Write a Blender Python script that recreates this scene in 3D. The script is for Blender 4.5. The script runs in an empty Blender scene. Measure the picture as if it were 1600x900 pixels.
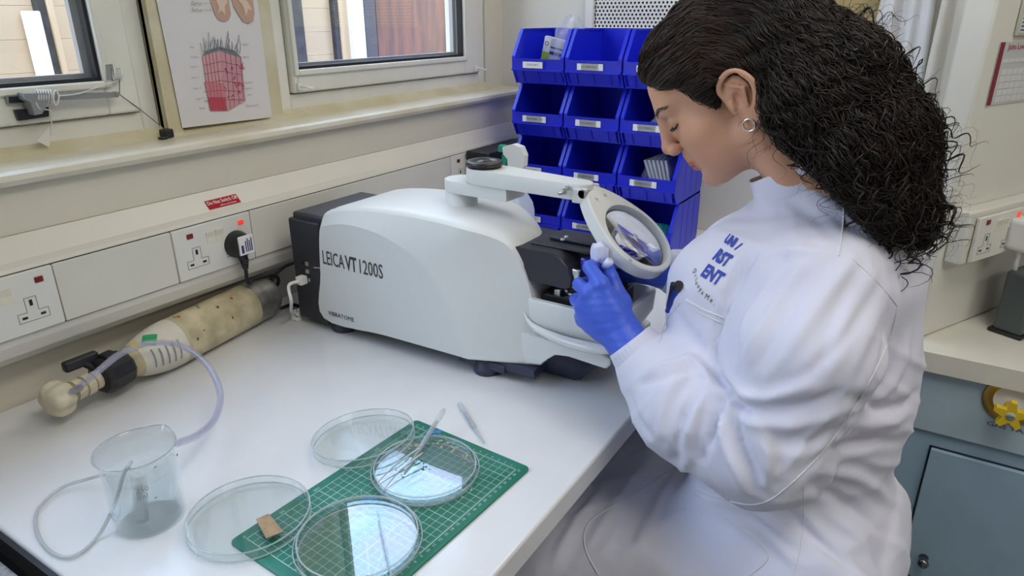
import bpy, bmesh, math, random
import numpy as np
from mathutils import Vector, Matrix, Quaternion
from mathutils.bvhtree import BVHTree

sc = bpy.context.scene
COL = sc.collection
rnd = random.Random(7)

# ------------------------------------------------------------------ camera, world, lights
CAM = Vector((0, 0, 1.47))
FPX = 1079.0
RW = [[0.53183934, -0.31197121, 0.78728704],
      [-0.84683846, -0.19219598, 0.49590858],
      [-0.0033958, -0.93044864, -0.3664066]]
cd = bpy.data.cameras.new('camera'); cam = bpy.data.objects.new('camera', cd); COL.objects.link(cam)
cd.sensor_width = 36; cd.lens = FPX / 1600 * 36; cd.clip_start = 0.02
cam.matrix_world = Matrix(((RW[0][0], -RW[0][1], -RW[0][2], CAM.x), (RW[1][0], -RW[1][1], -RW[1][2], CAM.y),
                           (RW[2][0], -RW[2][1], -RW[2][2], CAM.z), (0, 0, 0, 1)))
sc.camera = cam
sc.view_settings.view_transform = 'Standard'; sc.view_settings.look = 'None'
sc.view_settings.gamma = 1; sc.view_settings.use_curve_mapping = False
sc.view_settings.exposure = 0.0
sc.cycles.transparent_max_bounces = 32

w = bpy.data.worlds.new('sky'); sc.world = w; w.use_nodes = True
wn = w.node_tree; bg = wn.nodes['Background']
tc = wn.nodes.new('ShaderNodeTexCoord'); sx = wn.nodes.new('ShaderNodeSeparateXYZ'); rmp = wn.nodes.new('ShaderNodeValToRGB')
wn.links.new(tc.outputs['Generated'], sx.inputs[0]); wn.links.new(sx.outputs['Z'], rmp.inputs[0]); wn.links.new(rmp.outputs[0], bg.inputs['Color'])
rmp.color_ramp.elements[0].color = (0.80, 0.88, 1, 1); rmp.color_ramp.elements[1].color = (0.42, 0.62, 1, 1)
bg.inputs['Strength'].default_value = 6.0

def lamp(name, kind, loc, energy, color=(1, 1, 1), rot=(0, 0, 0), size=None, size_y=None):
    l = bpy.data.lights.new(name, kind); l.energy = energy; l.color = color
    if kind == 'AREA':
        l.shape = 'RECTANGLE'; l.size = size; l.size_y = size_y or size
    o = bpy.data.objects.new(name, l); COL.objects.link(o); o.location = loc; o.rotation_euler = rot
    return o
sun = lamp('sun', 'SUN', (0, 0, 8), 2.2, (1, 0.95, 0.86), (math.radians(33), 0, math.radians(-22)))
sun.data.angle = math.radians(1)
# fluorescent ceiling luminaires (area lamps only, no panel meshes)
LUMS = [(0.45, -0.45, 2.575), (1.75, 0.25, 2.575), (0.2, -1.9, 2.575)]
for i, (lx, ly, lz) in enumerate(LUMS):
    lamp('ceiling_light_lamp', 'AREA', (lx, ly, lz), [14, 9, 12][i], (1, 0.965, 0.90), size=1.15, size_y=0.5)

# ------------------------------------------------------------------ helpers
def at(px, py, ax, val):
    """pixel of the photograph + one known world coordinate -> world point"""
    v = (px - 800, py - 450, FPX)
    r = Vector([sum(RW[i][k] * v[k] for k in range(3)) for i in range(3)])
    t = (val - CAM[ax]) / r[ax]
    return CAM + r * t

MATS = {}
def mat(name, col, rough=0.5, metal=0.0, noise=0.0, nscale=30, bump=0.0, bscale=200, spec=0.5, coat=0.0, col2=None, sheen=0.0, sss=0.0, attr=None, emis=0.0, stretch=None, anis=0):
    if name in MATS: return MATS[name]
    m = bpy.data.materials.new(name); m.use_nodes = True; nt = m.node_tree; b = nt.nodes['Principled BSDF']
    b.inputs['Base Color'].default_value = (*col, 1); b.inputs['Roughness'].default_value = rough
    b.inputs['Metallic'].default_value = metal; b.inputs['Specular IOR Level'].default_value = spec
    b.inputs['Coat Weight'].default_value = coat; b.inputs['Sheen Weight'].default_value = sheen
    if sss:
        b.inputs['Subsurface Weight'].default_value = sss; b.inputs['Subsurface Radius'].default_value = (1, .35, .2); b.inputs['Subsurface Scale'].default_value = 0.006
    if emis:
        b.inputs['Emission Color'].default_value = (*col, 1); b.inputs['Emission Strength'].default_value = emis
    tx = nt.nodes.new('ShaderNodeTexCoord'); mp = nt.nodes.new('ShaderNodeMapping'); nt.links.new(tx.outputs['Object'], mp.inputs[0])
    if stretch: mp.inputs['Scale'].default_value = stretch
    src = None
    if attr:
        a = nt.nodes.new('ShaderNodeVertexColor'); a.layer_name = attr; src = a.outputs[0]
    if noise or col2:
        n = nt.nodes.new('ShaderNodeTexNoise'); n.inputs['Scale'].default_value = nscale; n.inputs['Detail'].default_value = 5
        nt.links.new(mp.outputs[0], n.inputs['Vector'])
        cr = nt.nodes.new('ShaderNodeValToRGB'); nt.links.new(n.outputs[0], cr.inputs[0])
        c2 = col2 or tuple(c * (1 - noise) for c in col)
        cr.color_ramp.elements[0].position = .38; cr.color_ramp.elements[1].position = .62
        cr.color_ramp.elements[0].color = (*c2, 1); cr.color_ramp.elements[1].color = (*col, 1)
        if src:
            mx = nt.nodes.new('ShaderNodeMix'); mx.data_type = 'RGBA'; mx.blend_type = 'MULTIPLY'; mx.inputs[0].default_value = 1
            nt.links.new(src, mx.inputs[6]); nt.links.new(cr.outputs[0], mx.inputs[7]); src = mx.outputs[2]
        else: src = cr.outputs[0]
    if src: nt.links.new(src, b.inputs['Base Color'])
    if bump:
        n2 = nt.nodes.new('ShaderNodeTexNoise'); n2.inputs['Scale'].default_value = bscale; n2.inputs['Detail'].default_value = 4
        nt.links.new(mp.outputs[0], n2.inputs['Vector'])
        bp = nt.nodes.new('ShaderNodeBump'); bp.inputs['Strength'].default_value = bump; bp.inputs['Distance'].default_value = 0.002
        nt.links.new(n2.outputs[0], bp.inputs['Height']); nt.links.new(bp.outputs[0], b.inputs['Normal'])
    MATS[name] = m; return m

def clear_mat(name, tint=(1, 1, 1), ior=1.45, rough=0.02, gl=1.0, haze=0.0, hcol=(1, 1, 1), film=None):
    """thin clear sheet: transparent + fresnel gloss (+ a little diffuse haze)"""
    if name in MATS: return MATS[name]
    m = bpy.data.materials.new(name); m.use_nodes = True; nt = m.node_tree; nt.nodes.remove(nt.nodes['Principled BSDF'])
    out = nt.nodes['Material Output']
    t = nt.nodes.new('ShaderNodeBsdfTransparent'); t.inputs[0].default_value = (*tint, 1)
    g = nt.nodes.new('ShaderNodeBsdfGlossy'); g.inputs['Roughness'].default_value = rough; g.inputs[0].default_value = (gl, gl, gl, 1)
    if film:      # faint oil-film colours
        tx = nt.nodes.new('ShaderNodeTexCoord'); nz = nt.nodes.new('ShaderNodeTexNoise'); nz.inputs['Scale'].default_value = 14; nz.inputs['Detail'].default_value = 1
        cr = nt.nodes.new('ShaderNodeValToRGB'); nt.links.new(tx.outputs['Object'], nz.inputs['Vector']); nt.links.new(nz.outputs[0], cr.inputs[0]); nt.links.new(cr.outputs[0], g.inputs[0])
        cr.color_ramp.elements[0].position = .35; cr.color_ramp.elements[1].position = .65; cr.color_ramp.elements[0].color = (*film[0], 1); cr.color_ramp.elements[1].color = (*film[1], 1)
    lw = nt.nodes.new('ShaderNodeLayerWeight'); lw.inputs[0].default_value = .5          # Schlick, the same on both faces of a sheet
    pw_ = nt.nodes.new('ShaderNodeMath'); pw_.operation = 'POWER'; pw_.inputs[1].default_value = 5; nt.links.new(lw.outputs['Facing'], pw_.inputs[0])
    f0 = ((ior - 1) / (ior + 1)) ** 2; fr = nt.nodes.new('ShaderNodeMath'); fr.operation = 'MULTIPLY_ADD'; fr.inputs[1].default_value = 1 - f0; fr.inputs[2].default_value = f0
    nt.links.new(pw_.outputs[0], fr.inputs[0])
    mx = nt.nodes.new('ShaderNodeMixShader'); nt.links.new(fr.outputs[0], mx.inputs[0]); nt.links.new(t.outputs[0], mx.inputs[1]); nt.links.new(g.outputs[0], mx.inputs[2])
    last = mx.outputs[0]
    if haze:
        d = nt.nodes.new('ShaderNodeBsdfDiffuse'); d.inputs[0].default_value = (*hcol, 1)
        m2 = nt.nodes.new('ShaderNodeMixShader'); m2.inputs[0].default_value = haze
        nt.links.new(last, m2.inputs[1]); nt.links.new(d.outputs[0], m2.inputs[2]); last = m2.outputs[0]
    nt.links.new(last, out.inputs[0]); MATS[name] = m; return m

def glass_mat(name, col=(1, 1, 1), ior=1.45, rough=0.0):
    if name in MATS: return MATS[name]
    m = bpy.data.materials.new(name); m.use_nodes = True; b = m.node_tree.nodes['Principled BSDF']
    b.inputs['Base Color'].default_value = (*col, 1); b.inputs['Roughness'].default_value = rough
    b.inputs['IOR'].default_value = ior; b.inputs['Transmission Weight'].default_value = 1
    MATS[name] = m; return m

def tag(o, label=None, cat=None, group=None, kind=None):
    if label: o['label'] = label
    if cat: o['category'] = cat
    if group: o['group'] = group
    if kind: o['kind'] = kind
    return o
def empty(name, loc=(0, 0, 0), rot=(0, 0, 0)):
    o = bpy.data.objects.new(name, None); COL.objects.link(o); o.location = loc; o.rotation_euler = rot
    o.empty_display_size = .02; return o
def thing(name, label, cat, loc=(0, 0, 0), rot=(0, 0, 0), group=None):
    return tag(empty(name, loc, rot), label, cat, group)

class MB:
    """mesh builder: collects pieces, links them as ONE object"""
    def __init__(s): s.v = []; s.f = []; s.smooth = []
    def add(s, vs, fs, sm=False):
        n = len(s.v); s.v += [tuple(p) for p in vs]; s.f += [tuple(i + n for i in f) for f in fs]; s.smooth += [sm] * len(fs); return s
    def box(s, a, b, M=None):
        (x0, y0, z0), (x1, y1, z1) = a, b
        vs = [Vector(p) for p in ((x0, y0, z0), (x1, y0, z0), (x1, y1, z0), (x0, y1, z0), (x0, y0, z1), (x1, y0, z1), (x1, y1, z1), (x0, y1, z1))]
        if M: vs = [M @ v for v in vs]
        return s.add(vs, [(0, 3, 2, 1), (4, 5, 6, 7), (0, 1, 5, 4), (1, 2, 6, 5), (2, 3, 7, 6), (3, 0, 4, 7)])
    def quad(s, a, b, c, d): return s.add([a, b, c, d], [(0, 1, 2, 3)])
    def poly(s, pts): return s.add(pts, [tuple(range(len(pts)))])
    def prism(s, pts, vec, sm=False):
        """closed polygon extruded by vec"""
        vec = Vector(vec); n = len(pts); p = [Vector(q) for q in pts]
        s.add(p, [tuple(range(n - 1, -1, -1))]); s.add([q + vec for q in p], [tuple(range(n))])
        for i in range(n):
            j = (i + 1) % n; s.add([p[i], p[j], p[j] + vec, p[i] + vec], [(0, 1, 2, 3)], sm)
        return s
    def rbox(s, a, b, r=0.003, seg=3, M=None):
        bm = bmesh.new(); bmesh.ops.create_cube(bm, size=1)
        a = Vector(a); b = Vector(b)
        for v in bm.verts: v.co = Vector([(a[i] + b[i]) / 2 + v.co[i] * (b[i] - a[i]) for i in range(3)])
        r = min(r, min(abs(b[i] - a[i]) for i in range(3)) * .49)
        bmesh.ops.bevel(bm, geom=bm.edges[:], offset=r, segments=seg, affect='EDGES', profile=.5)
        bm.normal_update(); big = [max(abs(c) for c in f.normal) < .9999 for f in bm.faces]; k0 = len(s.smooth)
        s.bm(bm, M, True); s.smooth[k0:] = big; return s
    def bm(s, bm, M=None, sm=False):
        bm.verts.ensure_lookup_table(); bm.verts.index_update()
        vs = [(M @ v.co) if M else v.co.copy() for v in bm.verts]
        s.add(vs, [tuple(v.index for v in f.verts) for f in bm.faces], sm); bm.free(); return s
    def tube(s, pts, r, n=8, cap=True, closed=False, sm=True):
        pts = [Vector(p) for p in pts]; rs = r if isinstance(r, (list, tuple)) else [r] * len(pts)
        N = len(pts); t0 = (pts[1] - pts[0]).normalized()
        nrm = t0.orthogonal().normalized(); vs = []; prev = t0
        for i, p in enumerate(pts):
            if closed: t = (pts[(i + 1) % N] - pts[i - 1])
            elif i == 0: t = pts[1] - pts[0]
            elif i == N - 1: t = pts[-1] - pts[-2]
            else: t = pts[i + 1] - pts[i - 1]
            if t.length < 1e-9: t = prev.copy()
            t.normalize(); q = prev.rotation_difference(t); nrm = (q @ nrm); nrm = (nrm - t * nrm.dot(t)).normalized(); prev = t
            bi = t.cross(nrm)
            for k in range(n):
                a = 2 * math.pi * k / n; vs.append(p + (nrm * math.cos(a) + bi * math.sin(a)) * rs[i])
        fs = []
        for i in range(N if closed else N - 1):
            for k in range(n):
                a = i * n + k; b = i * n + (k + 1) % n; j = (i + 1) % N
                fs.append((a, b, j * n + (k + 1) % n, j * n + k))
        s.add(vs, fs, sm)
        if cap and not closed:
            s.add(vs[:n], [tuple(range(n - 1, -1, -1))]); s.add(vs[-n:], [tuple(range(n))])
        return s
    def lathe(s, prof, n=40, M=None, closed=False, sm=True, start=0, end=None):
        vs = []; full = end is None
        for k in range(n + (0 if full else 1)):
            a = start + (2 * math.pi if full else end - start) * k / n
            for r, z in prof:
                v = Vector((r * math.cos(a), r * math.sin(a), z)); vs.append(M @ v if M else v)
        m = len(prof); fs = []
        for k in range(n):
            k2 = (k + 1) % n if full else k + 1
            for i in range(m if closed else m - 1):
                j = (i + 1) % m; fs.append((k * m + i, k2 * m + i, k2 * m + j, k * m + j))
        return s.add(vs, fs, sm)
    def disc(s, c, r, nrm=(0, 0, 1), n=24):
        q = Vector((0, 0, 1)).rotation_difference(Vector(nrm)); c = Vector(c)
        return s.add([c + q @ Vector((r * math.cos(2 * math.pi * k / n), r * math.sin(2 * math.pi * k / n), 0)) for k in range(n)], [tuple(range(n))])
    def cyl(s, a, b, r, n=20, r2=None):
        return s.tube([a, b], [r, r if r2 is None else r2], n)
    def build(s, name, m, parent=None, merge=False):
        me = bpy.data.meshes.new(name); me.from_pydata(s.v, [], s.f)
        me.polygons.foreach_set('use_smooth', s.smooth); me.validate(); me.update()
        if merge:
            bm = bmesh.new(); bm.from_mesh(me); bmesh.ops.remove_doubles(bm, verts=bm.verts, dist=1e-5); bmesh.ops.recalc_face_normals(bm, faces=bm.faces); bm.to_mesh(me); bm.free()
        o = bpy.data.objects.new(name, me); COL.objects.link(o); me.materials.append(m)
        if parent: o.parent = parent
        return o

def smooth_angle(o, deg=35):
    bm = bmesh.new(); bm.from_mesh(o.data)
    for f in bm.faces: f.smooth = True
    lim = math.radians(deg)
    for e in bm.edges:
        if len(e.link_faces) == 2: e.smooth = e.calc_face_angle(0) < lim
    bm.to_mesh(o.data); bm.free()

def text_verts(s, size, extrude=0.0, align='CENTER', bold=0.0, sx=1.0):
    cu = bpy.data.curves.new('lettering', 'FONT'); cu.body = s; cu.size = size; cu.align_x = align; cu.align_y = 'CENTER'
    cu.extrude = extrude; cu.offset = bold; cu.resolution_u = 2
    o = bpy.data.objects.new('lettering', cu); COL.objects.link(o)
    dg = bpy.context.evaluated_depsgraph_get(); me = bpy.data.meshes.new_from_object(o.evaluated_get(dg))
    vs = [Vector((v.co.x * sx, v.co.y, v.co.z)) for v in me.vertices]; fs = [tuple(p.vertices) for p in me.polygons]
    bpy.data.objects.remove(o); bpy.data.curves.remove(cu); bpy.data.meshes.remove(me)
    return vs, fs
def frame_M(o, xdir, ydir):
    x = Vector(xdir).normalized(); y = Vector(ydir); y = (y - x * y.dot(x)).normalized(); z = x.cross(y)
    return Matrix(((x.x, y.x, z.x, o[0]), (x.y, y.y, z.y, o[1]), (x.z, y.z, z.z, o[2]), (0, 0, 0, 1)))
def text(name, s, size, M, m, parent=None, bold=0.0, sx=1.0, ext=0.0):
    vs, fs = text_verts(s, size, ext, 'CENTER', bold, sx)
    return MB().add([M @ v for v in vs], fs).build(name, m, parent)
def catmull(P, n=8, closed=False):
    P = [Vector(p) for p in P]; out = []; N = len(P)
    for i in range(N if closed else N - 1):
        if closed: a, b, c, d = P[i - 1], P[i], P[(i + 1) % N], P[(i + 2) % N]
        else: a, b, c, d = P[max(i - 1, 0)], P[i], P[i + 1], P[min(i + 2, N - 1)]
        for k in range(n):
            t = k / n; out.append(.5 * ((2 * b) + (c - a) * t + (2 * a - 5 * b + 4 * c - d) * t * t + (3 * b - a - 3 * c + d) * t ** 3))
    if not closed: out.append(P[-1])
    return out
def copy_tree(o, parent=None):
    c = o.copy(); COL.objects.link(c); c.parent = parent
    for ch in list(o.children): copy_tree(ch, c)
    return c

# ------------------------------------------------------------------ materials
M_wall = mat('cream_paint', (0.70, 0.665, 0.555), .55, noise=.05, nscale=3, bump=.15, bscale=60)
M_end = mat('pale_wall_paint', (0.76, 0.75, 0.69), .5, noise=.04, nscale=4, bump=.1, bscale=50)
M_sill = mat('sill_gloss_paint', (0.74, 0.71, 0.61), .28, noise=.12, nscale=9, col2=(.66, .61, .46))
M_trunk = mat('trunking_plastic', (0.72, 0.70, 0.63), .35, noise=.05, nscale=6, bump=.05)
M_upvc = mat('window_frame_plastic', (0.78, 0.775, 0.70), .35, noise=.08, nscale=7)
M_mull = mat('stained_cream_paint', (0.66, 0.62, 0.47), .5, noise=.2, nscale=12, col2=(.58, .52, .34))
M_black = mat('black_plastic', (0.012, 0.012, 0.016), .4)
M_gasket = mat('black_rubber', (0.01, 0.01, 0.012), .6)
M_white = mat('white_plastic', (0.80, 0.80, 0.78), .35)
M_bench = mat('bench_laminate', (0.73, 0.73, 0.735), .13, noise=.025, nscale=14, bump=.03, bscale=40)
M_edge = mat('bench_edge_band', (0.72, 0.72, 0.70), .3)
M_floor = mat('grey_vinyl_floor', (0.22, 0.23, 0.25), .4, noise=.3, nscale=60)
M_metal = mat('brushed_metal', (0.55, 0.55, 0.54), .3, 1.0)
M_chrome = mat('chrome', (0.8, 0.8, 0.8), .1, 1.0)
M_ink = mat('black_ink', (0.02, 0.02, 0.03), .6)
M_grey_ink = mat('grey_ink', (0.25, 0.25, 0.28), .6)
M_paper = mat('white_paper', (0.80, 0.79, 0.80), .7)
M_pane = clear_mat('window_glass', (.97, .98, .97), 1.45, 0.0)
M_red = mat('red_sticker', (0.42, 0.004, 0.012), .5, spec=.2)

# ------------------------------------------------------------------ room shell
def S(name, mb, m, parent=None, merge=False):
    o = mb.build(name, m, parent, merge)
    if not parent: o['kind'] = 'structure'
    return o
WY = 1.17; APR = 1.15; ENDX = 1.90; FRY = 1.235
S('floor', MB().box((-2.5, -3, -.05), (4.5, 1.45, 0)), M_floor)
S('ceiling', MB().box((-2.5, -3, 2.6), (4.5, 1.5, 2.7)), mat('ceiling_paint', (.8, .8, .78), .8))
S('wall_front', MB().box((-2.5, -3.1, 0), (4.5, -3, 2.6)), M_wall)
S('wall_left', MB().box((-2.6, -3, 0), (-2.5, 1.5, 2.6)), M_wall)
S('wall_back', MB().box((4.5, -3, 0), (4.6, 1.5, 2.6)), M_end)
S('wall_right', MB().box((ENDX, -.40, 0), (ENDX + .12, 1.31, 2.6)), M_end)
S('wall_far', MB().box((2.9, -3, 0), (2.95, -.40, 2.6)).box((ENDX + .12, -.45, 0), (2.9, -.40, 2.6)), M_end)
# window wall: lower part, apron, area above the windows
WTOP = 2.35
xL = at(249, 190, 1, FRY).x; xR = at(438, 171, 1, FRY).x; xE = at(757, 135, 1, FRY).x
SZ = 1.264
S('wall_window', MB().box((-2.5, WY, 0), (ENDX, 1.31, 1.171)).box((-2.5, APR, 1.171), (ENDX, 1.31, SZ - .012)).box((-2.5, 1.22, WTOP), (ENDX, 1.31, 2.6))
  .box((xE, FRY - .005, SZ - .012), (ENDX, 1.31, WTOP)), M_wall)
# sill with rounded nose
prof = [(1.33, SZ - .02), (APR - .002, SZ - .022), (1.133, SZ - .020), (1.128, SZ - .012), (1.130, SZ - .004), (1.137, SZ), (1.16, SZ + .001), (1.33, SZ + .006)]
S('trim_1', MB().prism([(-2.5, y, z) for y, z in prof], (ENDX - .001 + 2.5, 0, 0)), M_sill)
# stained strip of filler between sill and frames
S('trim_2', MB().prism([(-2.5, 1.24, SZ + .001), (-2.5, 1.205, SZ + .002), (-2.5, 1.222, SZ + .012), (-2.5, 1.24, SZ + .022)], (xE + 2.5, 0, 0)), M_mull)
# pier between the windows
S('trim_3', MB().rbox((xL + .002, FRY - .012, SZ), (xR - .002, 1.33, WTOP), .003).box((xL + .002, FRY - .022, SZ), (xL + .03, FRY, WTOP)), M_mull)

def window(name, x0, x1, g0, g1, gz):
    """outer frame x0..x1, glass opening g0..g1, bottom of glass gz"""
    root = empty(name, ((x0 + x1) / 2, FRY, SZ)); root['kind'] = 'structure'
    L = Matrix.Translation(-root.location)
    fw = .032; bz = SZ + .012
    b = MB()
    b.rbox((x0, FRY, bz), (x0 + fw, FRY + .07, WTOP), .003, M=L).rbox((x1 - fw, FRY, bz), (x1, FRY + .07, WTOP), .003, M=L)
    b.rbox((x0 + fw - .001, FRY, bz), (x1 - fw + .001, FRY + .07, bz + .036), .003, M=L).rbox((x0 + fw, FRY, WTOP - .04), (x1 - fw, FRY + .07, WTOP), .003, M=L)
    b.build('outer_frame', M_upvc, root)
    b = MB(); s0, s1, sz = x0 + fw + .003, x1 - fw - .003, bz + .039; yf = FRY - .012
    for a0, a1 in (((s0, sz), (g0, WTOP - .045)), ((g1, sz), (s1, WTOP - .045)), ((g0 - .001, sz), (g1 + .001, gz)), ((g0 - .001, WTOP - .1), (g1 + .001, WTOP - .045))):
        b.rbox((a0[0], yf, a0[1]), (a1[0], FRY + .055, a1[1]), .005, M=L)
    # inner glazing bead
    for a0, a1 in (((g0 - .012, gz - .012), (g0, WTOP - .1)), ((g1, gz - .012), (g1 + .012, WTOP - .1)), ((g0, gz - .012), (g1, gz))):
        b.rbox((a0[0], yf - .006, a0[1]), (a1[0], yf + .004, a1[1]), .003, M=L)
    b.build('sash', M_upvc, root)
    b = MB(); t = .006
    for a0, a1 in (((g0, gz), (g0 + t, WTOP - .1)), ((g1 - t, gz), (g1, WTOP - .1)), ((g0 + t, gz), (g1 - t, gz + t))):
        b.box((a0[0], yf + .004, a0[1]), (a1[0], yf + .02, a1[1]), M=L)
    b.build('gasket', M_gasket, root)
    MB().box((g0 + .001, yf + .016, gz + .002), (g1 - .001, yf + .020, WTOP - .1), M=L).build('glass_pane', M_pane, root)
    # dark spacer bar behind the pane
    b = MB()
    for a0, a1 in (((g0, gz), (g0 + .014, WTOP - .1)), ((g1 - .014, gz), (g1, WTOP - .1)), ((g0 + .014, gz), (g1 - .014, gz + .012))):
        b.box((a0[0], yf + .028, a0[1]), (a1[0], yf + .04, a1[1]), M=L)
    b.build('spacer_bar', mat('spacer_metal', (.35, .35, .36), .5, .5), root)
    return root
gL = at(159, 126, 1, FRY - .008); g2a = at(463, 109, 1, FRY - .008); g2b = at(724, 88, 1, FRY - .008)
win1 = window('window_1', -.35, xL, -.28, gL.x, gL.z)
win2 = window('window_2', xR, xE, g2a.x, g2b.x, (g2a.z + g2b.z) / 2)
# hooks on the sashes
def hook(p, label, root):
    b = MB(); b.rbox((p.x - .006, FRY - .020, p.z - .008), (p.x + .006, FRY - .012, p.z + .008), .002)
    b.tube(catmull([(p.x, FRY - .018, p.z), (p.x + .004, FRY - .032, p.z), (p.x + .012, FRY - .04, p.z - .004), (p.x + .018, FRY - .04, p.z - .003)], 5), .0028, 8)
    o = b.build('sash_stay_knob', mat('clear_white_plastic', (.8, .82, .82), .15), None)
    return tag(o, label, 'window knob')
hook(at(466, 135, 1, FRY - .012), 'small clear plastic knob at the lower left corner of the right-hand window', win2)
hook(at(742, 107, 1, FRY - .012), 'small white knob at the lower right corner of the right-hand window', win2)

# ------------------------------------------------------------------ outside
FY = 3.1
fac = empty('neighbouring_building', (1.5, FY, 0)); tag(fac, 'cream clad neighbouring building with posts and a brown panel seen through both windows', 'building')
M_clad = mat('cream_cladding', (0.56, 0.43, 0.30), .7, noise=.06, nscale=5)
M_post = mat('white_post_paint', (0.8, 0.78, 0.74), .5)
M_dk = mat('dark_weathered_strip', (0.065, 0.06, 0.06), .7, noise=.4, nscale=20)
M_rust = mat('rusty_brown_panel', (0.22, 0.085, 0.05), .6, noise=.3, nscale=9, col2=(.12, .055, .04), stretch=(2, 1, .3))
fx = lambda px, py: at(px, py, 1, FY).x - 1.5
FH = 2.75
xb = fx(583, 60)
base = None
for k in range(22):
    b = MB().rbox((-3.6, 0, 0), (xb, .05, .1212), .001, 1)
    if base is None: base = b.build('cladding_plank', M_clad, fac); o = base
    else: o = base.copy(); COL.objects.link(o); o.parent = fac
    o.location = (0, 0, .15 + k * .122 - .1)
def post(name, pxa, pxb, m, y=-.05, z1=FH, z0=.0, py=60):
    x0 = at(pxa, py, 1, FY + y).x - 1.5; x1 = at(pxb, py, 1, FY + y).x - 1.5
    return MB().rbox((x0, y, z0), (x1, y + .045, z1), .004, 1).build(name, m, fac)
post('facade_post', 50, 73, M_post, -.06, at(50, 17, 1, FY - .06).z); post('dark_joint', 68, 84, M_dk, -.03)
post('facade_post', 86, 96, mat('tan_post', (.6, .45, .3), .6), -.04)
post('dark_joint', 456, 478, M_dk, -.06); post('dark_joint', 525, 533, M_dk, -.03)
post('facade_post', 534, 550, mat('tan_post', (.6, .45, .3), .6), -.04); post('facade_post', 552, 572, M_post, -.07)
post('dark_joint', 572, 590, mat('slate_strip', (.06, .055, .07), .6), -.05)
post('brown_panel', 590, 699, M_rust, -.04); post('facade_post', 699, 716, M_clad, -.05)
MB().box((xb, .0, 0), (2.6, .05, FH)).build('rear_panel', M_clad, fac)
MB().box((-3.6, .05, 0), (2.6, .10, FH)).build('core', M_clad, fac)
S('ground', MB().box((-6, 1.42, -.1), (8, 9, 0)), mat('concrete', (.4, .4, .38), .8, noise=.2))

# ------------------------------------------------------------------ bench
BZ = .90; BF = .331; BX0 = .236
bench = thing('lab_bench', 'long white laminate lab bench under the windows carrying the vibratome', 'bench', (1.06, .75, 0))
L = Matrix.Translation(-bench.location)
MB().rbox((BX0, BF, BZ - .038), (ENDX - .002, WY - .001, BZ), .004, 3, M=L).build('worktop', M_bench, bench)
MB().box((BX0 - .006, BF + .01, BZ - .034), (BX0, WY - .001, BZ - .006), M=L).build('end_seal', M_black, bench)
MB().box((1.25, BF + .12, .09), (ENDX - .02, WY - .02, BZ - .038), M=L).build('under_cupboard', mat('bench_blue', (.2, .3, .4), .5), bench)
for xx in (.27, 1.2):
    for yy in (BF + .05, WY - .09): MB().box((xx, yy, 0), (xx + .04, yy + .04, BZ - .038), M=L).build('leg', mat('dark_steel', (.04, .045, .07), .5, .5), bench)
MB().box((.31, WY - .05, .45), (1.2, WY - .03, BZ - .04), M=L).build('modesty_panel', mat('dark_steel', (.04, .045, .07), .5, .5), bench)
o = tag(MB().rbox((-.55, .45, BZ - .045), (BX0 - .022, WY - .02, BZ - .008), .004).build('side_bench_worktop', mat('grey_stone_laminate', (.30, .30, .31), .5, noise=.4, nscale=120), None), 'grey speckled worktop beyond the left end of the white bench', 'bench')
for xx in (-.5, .15):
    for yy in (.5, WY - .08): MB().box((xx, yy, 0), (xx + .04, yy + .04, BZ - .045)).build('leg', mat('dark_steel', (.04, .045, .07), .5, .5), o)

# ------------------------------------------------------------------ trunking and sockets
LY = 1.105; TZ1 = 1.128; TZ0 = 1.033
trunk = thing('cable_trunking', 'cream plastic dado trunking running along the wall under the window sill', 'trunking', (.7, APR, 1.08))
L = Matrix.Translation(-trunk.location)
prof = [(WY - .0005, 1.170), (APR - .004, 1.1705), (LY + .014, 1.140), (LY + .003, TZ1 + .006), (LY, TZ1), (LY, TZ0), (LY + .001, TZ0 - .012), (LY + .006, TZ0 - .030), (LY + .018, .990), (WY - .0005, .986)]
TX1 = 1.86
o = MB().prism([L @ Vector((-1.2, y, z)) for y, z in prof], (TX1 + 1.2, 0, 0)).build('body', M_trunk, trunk); smooth_angle(o, 30)
sock = []
def sockx(px, py): return at(px, py, 1, LY - .003).x
SOCKS = [(.457 - .160, .457), (.650, .812), (sockx(704, 260), sockx(704, 260) + .16)]
edges = [-1.2] + [e for s_ in SOCKS for e in s_] + [TX1]
for i in range(0, len(edges), 2):
    a, b_ = edges[i], edges[i + 1]
    if b_ - a > .02: MB().rbox((a + .0012, LY - .004, TZ0 + .0012), (b_ - .0012, LY + .003, TZ1 - .0012), .001, 2, M=L).build('lid', M_trunk, trunk)
MB().box((-1.2, LY - .0006, TZ1 - .002), (TX1, LY + .004, TZ1 + .0004), M=L).box((-1.2, LY - .0006, TZ0 - .0004), (TX1, LY + .004, TZ0 + .002), M=L).build('joint_shadow_gap', mat('dark_gap', (.05, .05, .045), .8), trunk)
M_plate = mat('socket_plastic', (0.74, 0.735, 0.69), .3)
M_rock = mat('rocker_ivory', (0.78, 0.76, 0.62), .25)
M_neon = mat('red_neon_lens', (0.18, 0.01, 0.01), .25)
M_neon_on = mat('lit_red_neon', (0.9, 0.06, 0.03), .25, emis=.5)
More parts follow.
